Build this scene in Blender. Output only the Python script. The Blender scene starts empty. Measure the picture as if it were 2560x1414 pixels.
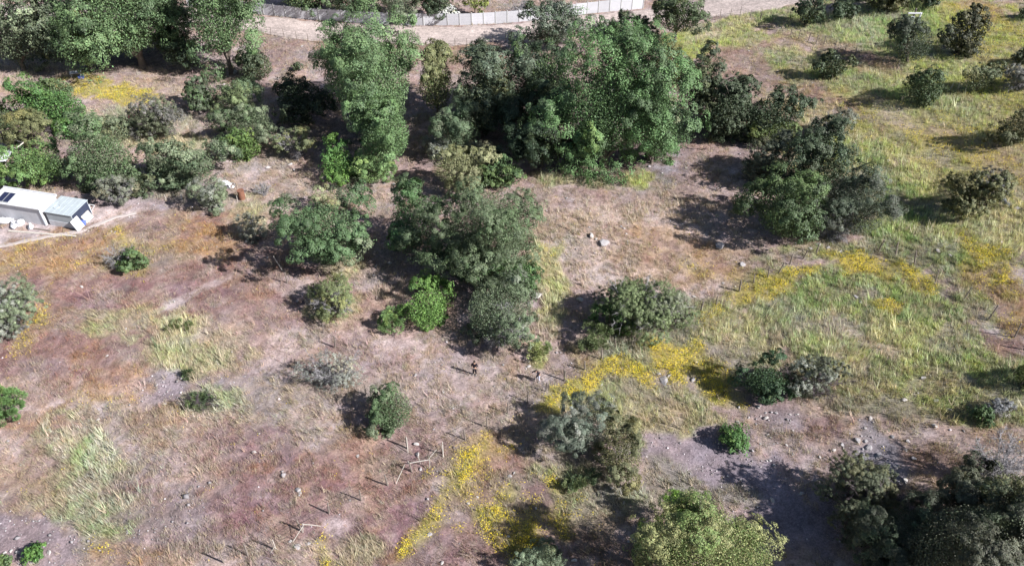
import bpy, math, random
import numpy as np
from mathutils import Vector, Matrix

# ------------------------------------------------------------------ camera, sky, sun, exposure
SC = bpy.context.scene
COL = SC.collection
PITCH = math.radians(42.0); FPX = 2000.0; CAMH = 53.0
cam_d = bpy.data.cameras.new("camera"); cam = bpy.data.objects.new("camera", cam_d); COL.objects.link(cam)
cam.location = (0, 0, CAMH); cam.rotation_euler = (math.pi / 2 - PITCH, 0, 0)
cam_d.sensor_width = 36.0; cam_d.lens = 36.0 * FPX / 2560.0; cam_d.clip_end = 9000; cam_d.clip_start = 0.5
SC.camera = cam
SUN_EL = math.radians(37.0); SUN_AZ = (0.915, -0.403)
sun_v = Vector((SUN_AZ[0] * math.cos(SUN_EL), SUN_AZ[1] * math.cos(SUN_EL), math.sin(SUN_EL))).normalized()
W = bpy.data.worlds.new("World"); SC.world = W; W.use_nodes = True
nt = W.node_tree; nt.nodes.clear()
sky = nt.nodes.new("ShaderNodeTexSky"); sky.sky_type = 'NISHITA'; sky.sun_disc = False
sky.sun_elevation = SUN_EL; sky.sun_rotation = math.atan2(SUN_AZ[0], SUN_AZ[1])
bg = nt.nodes.new("ShaderNodeBackground"); bg.inputs[1].default_value = 0.05
wo = nt.nodes.new("ShaderNodeOutputWorld")
nt.links.new(sky.outputs[0], bg.inputs[0]); nt.links.new(bg.outputs[0], wo.inputs[0])
sl = bpy.data.lights.new("sun", 'SUN'); sl.energy = 5.0; sl.angle = math.radians(0.55); sl.color = (1.0, 0.975, 0.95)
so = bpy.data.objects.new("sun", sl); COL.objects.link(so); so.location = (60, -30, 120)
so.rotation_euler = sun_v.to_track_quat('Z', 'Y').to_euler()
SC.view_settings.view_transform = 'Standard'; SC.view_settings.look = 'None'
SC.view_settings.exposure = 0.82; SC.view_settings.gamma = 1.0
SC.cycles.max_bounces = 4; SC.cycles.diffuse_bounces = 1; SC.cycles.transmission_bounces = 2
SC.cycles.use_denoising = True; SC.cycles.pixel_filter_type = 'BLACKMAN_HARRIS'; SC.cycles.filter_width = 1.5

rng = np.random.default_rng(7)
random.seed(7)

# ------------------------------------------------------------------ noise and terrain
def _hash(ix, iy, seed):
    h = (ix.astype(np.int64) * 374761393 + iy.astype(np.int64) * 668265263 + seed * 1442695041) & 0xFFFFFFFF
    h = ((h ^ (h >> 13)) * 1274126177) & 0xFFFFFFFF
    return ((h ^ (h >> 16)) & 0xFFFF) / 65535.0
def vnoise(x, y, seed=0):
    x = np.asarray(x, float); y = np.asarray(y, float)
    ix = np.floor(x); iy = np.floor(y); fx = x - ix; fy = y - iy
    fx = fx * fx * (3 - 2 * fx); fy = fy * fy * (3 - 2 * fy)
    a = _hash(ix, iy, seed); b = _hash(ix + 1, iy, seed); c = _hash(ix, iy + 1, seed); d = _hash(ix + 1, iy + 1, seed)
    return (a + (b - a) * fx) * (1 - fy) + (c + (d - c) * fx) * fy
def fbm(x, y, seed=0, oct=4, gain=0.5):
    s = 0; a = 1.0; t = 0
    for k in range(oct):
        s = s + a * vnoise(x * 2 ** k, y * 2 ** k, seed + 17 * k); t += a; a *= gain
    return s / t * 2 - 1
def sstep(t):
    t = np.clip(t, 0, 1); return t * t * (3 - 2 * t)
def hb(x, y):
    x = np.asarray(x, float); y = np.asarray(y, float)
    hill = 7.5 * sstep((x - 12 - 0.10 * (y - 60)) / 75.0) + 0.05 * np.clip(x - 95, 0, 900)
    und = 0.35 * np.sin(x * 0.11 + 0.6) * np.cos(y * 0.09) + 0.25 * np.sin(x * 0.05 - y * 0.16)
    return hill + und
R3 = np.array([1., 0, 0]); F3 = np.array([0, math.cos(PITCH), -math.sin(PITCH)]); U3 = np.array([0, math.sin(PITCH), math.cos(PITCH)])
CAMP = np.array([0, 0, CAMH])
def ray(px, py):
    d = F3 + (px - 1280.) / FPX * R3 + (707. - py) / FPX * U3
    return d
def at(px, py, z=0.0):
    """The point of the land (raised by z) seen at a spot of the photo."""
    d = ray(px, py); t = (CAMH - z) / -d[2]
    for k in range(30):
        p = CAMP + d * t
        gap = p[2] - (float(hb(p[0], p[1])) + z)
        t += gap / -d[2] * 0.9
    return CAMP + d * t
def scale_at(p):
    return FPX / float(np.dot(p - CAMP, F3))

# ------------------------------------------------------------------ object helpers
def tag(o, label=None, cat=None, group=None, kind=None):
    if label: o["label"] = label
    if cat: o["category"] = cat
    if group: o["group"] = group
    if kind: o["kind"] = kind
    return o
def empty(name, loc, label, cat, group=None, rz=0.0):
    o = bpy.data.objects.new(name, None); COL.objects.link(o)
    o.location = tuple(float(v) for v in loc); o.rotation_euler = (0, 0, rz); o.empty_display_size = 0.3
    return tag(o, label, cat, group)
def raw_mesh(name, V, faces_n, idx, col=None, smooth=False):
    """V (n,3); faces all with faces_n corners; idx (m,faces_n); col per vertex (n,3)."""
    me = bpy.data.meshes.new(name)
    V = np.ascontiguousarray(V, dtype=np.float32); idx = np.ascontiguousarray(idx, dtype=np.int32)
    me.vertices.add(len(V)); me.vertices.foreach_set("co", V.ravel())
    me.loops.add(idx.size); me.loops.foreach_set("vertex_index", idx.ravel())
    me.polygons.add(len(idx)); me.polygons.foreach_set("loop_start", np.arange(0, idx.size, faces_n, dtype=np.int32))
    if smooth: me.polygons.foreach_set("use_smooth", np.ones(len(idx), dtype=bool))
    if col is not None:
        a = me.color_attributes.new("Col", 'FLOAT_COLOR', 'POINT')
        c = np.ones((len(V), 4), dtype=np.float32); c[:, :3] = col
        a.data.foreach_set("color", c.ravel())
    me.update(); me.validate()
    return me
def link(name, me, mat, parent=None, loc=None):
    o = bpy.data.objects.new(name, me); COL.objects.link(o)
    if mat is not None:
        me.materials.clear(); me.materials.append(mat)
    if parent is not None: o.parent = parent
    if loc is not None: o.location = tuple(float(v) for v in loc)
    return o
class MB:
    """Collects boxes, tubes and faces for one mesh."""
    def __init__(s): s.v = []; s.f = []
    def add(s, vs, fs):
        n = len(s.v); s.v += [tuple(map(float, p)) for p in vs]; s.f += [tuple(n + i for i in q) for q in fs]; return s
    def box(s, c, size, rz=0.0, M=None):
        hx, hy, hz = size[0] / 2, size[1] / 2, size[2] / 2
        cs, sn = math.cos(rz), math.sin(rz); P = []
        for dz in (-hz, hz):
            for dx, dy in ((-hx, -hy), (hx, -hy), (hx, hy), (-hx, hy)):
                v = Vector((dx, dy, dz))
                if M is not None: v = M @ v
                P.append((c[0] + v.x * cs - v.y * sn, c[1] + v.x * sn + v.y * cs, c[2] + v.z))
        return s.add(P, [(3, 2, 1, 0), (4, 5, 6, 7), (0, 1, 5, 4), (1, 2, 6, 5), (2, 3, 7, 6), (3, 0, 4, 7)])
    def bar(s, a, b, w, h=None):
        a = Vector(a); b = Vector(b); h = h or w; d = (b - a); L = d.length
        q = d.to_track_quat('X', 'Z').to_matrix()
        return s.box((a + b) / 2, (L, w, h), 0, q)
    def tube(s, pts, rad, n=6):
        pts = [Vector(p) for p in pts]; rings = []; vs = []; fs = []
        for i, p in enumerate(pts):
            d = (pts[min(i + 1, len(pts) - 1)] - pts[max(i - 1, 0)]).normalized()
            q = d.to_track_quat('Z', 'Y').to_matrix()
            r = rad[i] if isinstance(rad, (list, tuple)) else rad
            for k in range(n):
                a = 2 * math.pi * k / n
                vs.append(p + q @ Vector((math.cos(a) * r, math.sin(a) * r, 0)))
        for i in range(len(pts) - 1):
            for k in range(n):
                fs.append((i * n + k, i * n + (k + 1) % n, (i + 1) * n + (k + 1) % n, (i + 1) * n + k))
        fs.append(tuple(range(n))[::-1]); fs.append(tuple((len(pts) - 1) * n + k for k in range(n)))
        return s.add(vs, fs)
    def ring(s, c, R, r, n=18, m=6, M=None):
        vs = []; fs = []
        for i in range(n):
            a = 2 * math.pi * i / n
            for j in range(m):
                b = 2 * math.pi * j / m
                v = Vector(((R + r * math.cos(b)) * math.cos(a), (R + r * math.cos(b)) * math.sin(a), r * math.sin(b)))
                if M is not None: v = M @ v
                vs.append(v + Vector(c))
        for i in range(n):
            for j in range(m):
                fs.append((i * m + j, ((i + 1) % n) * m + j, ((i + 1) % n) * m + (j + 1) % m, i * m + (j + 1) % m))
        return s.add(vs, fs)
    def blob(s, c, r, n=10, m=7, jit=0.0, seed=0):
        rr = random.Random(seed); vs = []; fs = []
        for j in range(m + 1):
            t = math.pi * j / m
            for i in range(n):
                a = 2 * math.pi * i / n; k = 1 + rr.uniform(-jit, jit)
                vs.append((c[0] + r[0] * k * math.sin(t) * math.cos(a), c[1] + r[1] * k * math.sin(t) * math.sin(a), c[2] + r[2] * (1 if j in (0, m) else k) * math.cos(t)))
        for j in range(m):
            for i in range(n):
                fs.append((j * n + i, (j + 1) * n + i, (j + 1) * n + (i + 1) % n, j * n + (i + 1) % n))
        return s.add(vs, fs)
    def build(s, name, mat, parent=None, bevel=0.0, smooth=False, loc=None):
        me = bpy.data.meshes.new(name); me.from_pydata(s.v, [], s.f); me.validate(); me.update()
        if smooth: me.polygons.foreach_set("use_smooth", [True] * len(me.polygons))
        o = link(name, me, mat, parent, loc)
        if bevel > 0:
            b = o.modifiers.new("bevel", 'BEVEL'); b.width = bevel; b.segments = 2; b.limit_method = 'ANGLE'
        return o

# ------------------------------------------------------------------ materials
def lin(r, g, b):
    f = lambda c: (c / 255 / 12.92) if c / 255 <= 0.04045 else ((c / 255 + 0.055) / 1.055) ** 2.4
    return np.array([f(r), f(g), f(b)])
def mat_plain(name, col, rough=0.8, metal=0.0, var=0.25, scale=3.0, bump=0.15, spec=0.3):
    m = bpy.data.materials.new(name); m.use_nodes = True; t = m.node_tree; b = t.nodes["Principled BSDF"]
    co = t.nodes.new("ShaderNodeTexCoord"); n = t.nodes.new("ShaderNodeTexNoise"); n.inputs["Scale"].default_value = scale
    n.inputs["Detail"].default_value = 8; n.inputs["Roughness"].default_value = 0.65
    mp = t.nodes.new("ShaderNodeMapRange"); mp.inputs["To Min"].default_value = 1 - var; mp.inputs["To Max"].default_value = 1 + var
    mp.inputs["From Min"].default_value = 0.25; mp.inputs["From Max"].default_value = 0.75
    vm = t.nodes.new("ShaderNodeVectorMath"); vm.operation = 'SCALE'; vm.inputs[0].default_value = tuple(col)
    t.links.new(co.outputs["Object"], n.inputs["Vector"]); t.links.new(n.outputs[0], mp.inputs[0])
    t.links.new(mp.outputs[0], vm.inputs["Scale"]); t.links.new(vm.outputs[0], b.inputs["Base Color"])
    b.inputs["Roughness"].default_value = rough; b.inputs["Metallic"].default_value = metal
    b.inputs["Specular IOR Level"].default_value = spec
    if bump:
        n2 = t.nodes.new("ShaderNodeTexNoise"); n2.inputs["Scale"].default_value = scale * 6; n2.inputs["Detail"].default_value = 5
        bp = t.nodes.new("ShaderNodeBump"); bp.inputs["Strength"].default_value = bump; bp.inputs["Distance"].default_value = 0.05
        t.links.new(co.outputs["Object"], n2.inputs["Vector"]); t.links.new(n2.outputs[0], bp.inputs["Height"]); t.links.new(bp.outputs[0], b.inputs["Normal"])
    return m
def mat_attr(name, transl=0.25, rough=0.6, spec=0.2):
    """Foliage and grass: each leaf's own colour, some light passing through the leaf."""
    m = bpy.data.materials.new(name); m.use_nodes = True; t = m.node_tree; b = t.nodes["Principled BSDF"]; out = t.nodes["Material Output"]
    a = t.nodes.new("ShaderNodeAttribute"); a.attribute_name = "Col"
    t.links.new(a.outputs["Color"], b.inputs["Base Color"]); b.inputs["Roughness"].default_value = rough
    b.inputs["Specular IOR Level"].default_value = spec
    tr = t.nodes.new("ShaderNodeBsdfTranslucent"); mx = t.nodes.new("ShaderNodeMixShader"); mx.inputs[0].default_value = transl
    vm = t.nodes.new("ShaderNodeVectorMath"); vm.operation = 'MULTIPLY'; vm.inputs[1].default_value = (1.1, 1.15, 0.7)
    t.links.new(a.outputs["Color"], vm.inputs[0]); t.links.new(vm.outputs[0], tr.inputs[0])
    t.links.new(b.outputs[0], mx.inputs[1]); t.links.new(tr.outputs[0], mx.inputs[2]); t.links.new(mx.outputs[0], out.inputs[0])
    return m
M_LEAF = mat_attr("leaf", 0.13, 0.55, 0.28)
M_GRASS = mat_attr("grass_blade", 0.3)
M_PETAL = mat_attr("petal", 0.15)
M_BARK = mat_plain("bark", (0.16, 0.13, 0.11), 0.9, var=0.4, scale=4)
M_TWIG = mat_plain("grey_twig", (0.33, 0.315, 0.33), 0.9, var=0.35, scale=5, bump=0)
M_DTWIG = mat_plain("dark_twig", (0.13, 0.105, 0.115), 0.9, var=0.35, scale=5, bump=0)
M_ROCK = mat_plain("grey_stone", (0.36, 0.34, 0.35), 0.9, var=0.3, scale=2.5, bump=0.5)
M_PALE = mat_plain("pale_stone", (0.46, 0.43, 0.42), 0.9, var=0.25, scale=2.5, bump=0.5)
M_CONC = mat_plain("concrete", (0.56, 0.56, 0.60), 0.85, var=0.10, scale=1.2, bump=0.1)
def vary_by_object(m, amt):
    t = m.node_tree; oi = t.nodes.new("ShaderNodeObjectInfo"); r = t.nodes.new("ShaderNodeMapRange"); r.inputs["To Min"].default_value = 1 - amt; r.inputs["To Max"].default_value = 1 + amt
    b = t.nodes["Principled BSDF"]; src = b.inputs["Base Color"].links[0].from_socket
    v = t.nodes.new("ShaderNodeVectorMath"); v.operation = 'SCALE'; t.links.new(oi.outputs["Random"], r.inputs[0]); t.links.new(src, v.inputs[0]); t.links.new(r.outputs[0], v.inputs["Scale"]); t.links.new(v.outputs[0], b.inputs["Base Color"])
vary_by_object(M_CONC, 0.13)
M_POST = mat_plain("concrete_post", (0.50, 0.50, 0.50), 0.9, var=0.2, scale=3)
M_GATE = mat_plain("dark_gate", (0.10, 0.095, 0.10), 0.7, var=0.2)
M_WOOD = mat_plain("weathered_wood", (0.22, 0.185, 0.165), 0.9, var=0.35, scale=6)
M_BLEACH = mat_plain("bleached_wood", (0.55, 0.51, 0.46), 0.9, var=0.25, scale=5)
M_WIRE = mat_plain("wire", (0.14, 0.12, 0.11), 0.6, metal=0.4, bump=0)
M_WHITE = mat_plain("white_paint", (0.66, 0.66, 0.69), 0.6, var=0.05, scale=1.5, bump=0.03)
M_ROOFW = mat_plain("white_roof", (0.64, 0.65, 0.66), 0.6, var=0.13, scale=0.9, bump=0.05)
M_ROOFG = mat_plain("galvanised_roof", (0.43, 0.48, 0.51), 0.5, var=0.16, scale=0.9, bump=0.06)
M_WALLP = mat_plain("white_wall", (0.62, 0.62, 0.66), 0.8, var=0.22, scale=0.7, bump=0.06)
M_WALLD = mat_plain("navy_wall", (0.035, 0.045, 0.08), 0.6, var=0.25, scale=1.0)
M_WALLG = mat_plain("grey_wall", (0.42, 0.46, 0.50), 0.75, var=0.15, scale=1.0)
M_BLUE = mat_plain("blue_plastic", (0.08, 0.13, 0.42), 0.5, var=0.15)
M_SOLAR = mat_plain("solar_glass", (0.025, 0.03, 0.07), 0.15, var=0.1, bump=0, spec=0.6)
M_ALU = mat_plain("aluminium", (0.62, 0.63, 0.65), 0.4, metal=0.6, var=0.08, bump=0)
M_RUST = mat_plain("rust", (0.22, 0.105, 0.07), 0.9, var=0.35, scale=4)
M_DARK = mat_plain("dark_cloth", (0.018, 0.014, 0.022), 0.9, var=0.2, bump=0)
M_PALEB = mat_plain("pale_trousers", (0.50, 0.50, 0.60), 0.9, var=0.1, bump=0)
M_SKIN = mat_plain("skin", (0.42, 0.26, 0.19), 0.6, var=0.08, bump=0)
M_HAIR = mat_plain("black_hair", (0.012, 0.009, 0.008), 0.7, var=0.2, bump=0)
M_SHOE = mat_plain("grey_shoe", (0.25, 0.24, 0.25), 0.8, bump=0)

def mat_ground():
    m = bpy.data.materials.new("soil"); m.use_nodes = True; t = m.node_tree; b = t.nodes["Principled BSDF"]
    a = t.nodes.new("ShaderNodeAttribute"); a.attribute_name = "Col"
    co = t.nodes.new("ShaderNodeTexCoord")
    def noise(scale, det=6, rough=0.65, dist=0.0):
        n = t.nodes.new("ShaderNodeTexNoise"); n.inputs["Scale"].default_value = scale; n.inputs["Detail"].default_value = det
        n.inputs["Roughness"].default_value = rough; n.inputs["Distortion"].default_value = dist
        t.links.new(co.outputs["Object"], n.inputs["Vector"]); return n
    n1 = noise(1.6, 8, 0.7, 0.6); n2 = noise(6.5, 5, 0.7)
    def rng_(n, lo, hi, f0=0.28, f1=0.72):
        r = t.nodes.new("ShaderNodeMapRange"); r.inputs["From Min"].default_value = f0; r.inputs["From Max"].default_value = f1
        r.inputs["To Min"].default_value = lo; r.inputs["To Max"].default_value = hi; t.links.new(n.outputs[0], r.inputs[0]); return r
    r1 = rng_(n1, 0.58, 1.38); r2 = rng_(n2, 0.58, 1.40)
    mu = t.nodes.new("ShaderNodeMath"); mu.operation = 'MULTIPLY'; t.links.new(r1.outputs[0], mu.inputs[0]); t.links.new(r2.outputs[0], mu.inputs[1])
    vm = t.nodes.new("ShaderNodeVectorMath"); vm.operation = 'SCALE'
    t.links.new(a.outputs["Color"], vm.inputs[0]); t.links.new(mu.outputs[0], vm.inputs["Scale"]); t.links.new(vm.outputs[0], b.inputs["Base Color"])
    b.inputs["Roughness"].default_value = 0.95; b.inputs["Specular IOR Level"].default_value = 0.1
    n3 = noise(4.0, 8, 0.7)
    bp = t.nodes.new("ShaderNodeBump"); bp.inputs["Strength"].default_value = 0.6; bp.inputs["Distance"].default_value = 0.12
    t.links.new(n3.outputs[0], bp.inputs["Height"]); t.links.new(bp.outputs[0], b.inputs["Normal"])
    return m
M_SOIL = mat_ground()
M_ROAD = mat_plain("packed_dirt", (0.46, 0.40, 0.385), 0.95, var=0.10, scale=0.35, bump=0.25)

# ------------------------------------------------------------------ ground cover map (what grows where)
K = 1.42
# kind: soil colour as seen in sun, blade colour, grass density 0-1, blade height m, flowers 0-1
KINDS = {
 'pink':   ((182, 161, 156), (210, 190, 176), 0.65, 0.13, 0.0),
 'straw':  ((196, 178, 166), (228, 210, 194), 1.0, 0.30, 0.0),
 'ochre':  ((172, 148, 122), (190, 166, 128), 0.80, 0.19, 0.05),
 'red':    ((154, 124, 119), (174, 138, 128), 0.85, 0.16, 0.01),
 'maroon': ((142, 113, 119), (158, 124, 128), 0.70, 0.15, 0.0),
 'orange': ((182, 146, 108), (204, 158, 100), 0.90, 0.20, 0.07),
 'mauve':  ((158, 142, 144), (184, 168, 162), 0.70, 0.20, 0.0),
 'green':  ((136, 152, 100), (160, 184, 124), 1.00, 0.34, 0.0),
 'lime':   ((172, 180, 104), (204, 216, 128), 1.00, 0.28, 0.03),
 'pale':   ((186, 181, 140), (226, 220, 172), 1.00, 0.34, 0.01),
 'sage':   ((156, 158, 140), (206, 210, 186), 1.00, 0.42, 0.0),
 'grey':   ((152, 147, 136), (182, 178, 160), 0.90, 0.26, 0.0),
 'yellow': ((178, 166, 108), (196, 192, 108), 0.80, 0.24, 1.0),
 'bare':   ((161, 149, 155), (178, 166, 164), 0.10, 0.12, 0.0),
 'gravel': ((166, 160, 165), (182, 178, 168), 0.08, 0.12, 0.0),
 'dust':   ((214, 199, 196), (214, 200, 186), 0.06, 0.10, 0.0),
 'brown':  ((148, 122, 100), (172, 144, 108), 0.6, 0.2, 0.0),
 'shade':  ((128, 114, 106), (146, 134, 118), 0.2, 0.12, 0.0),  # soil colour darkened by hand where the tree crowns cast shadow
}
KN = list(KINDS)
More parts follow.
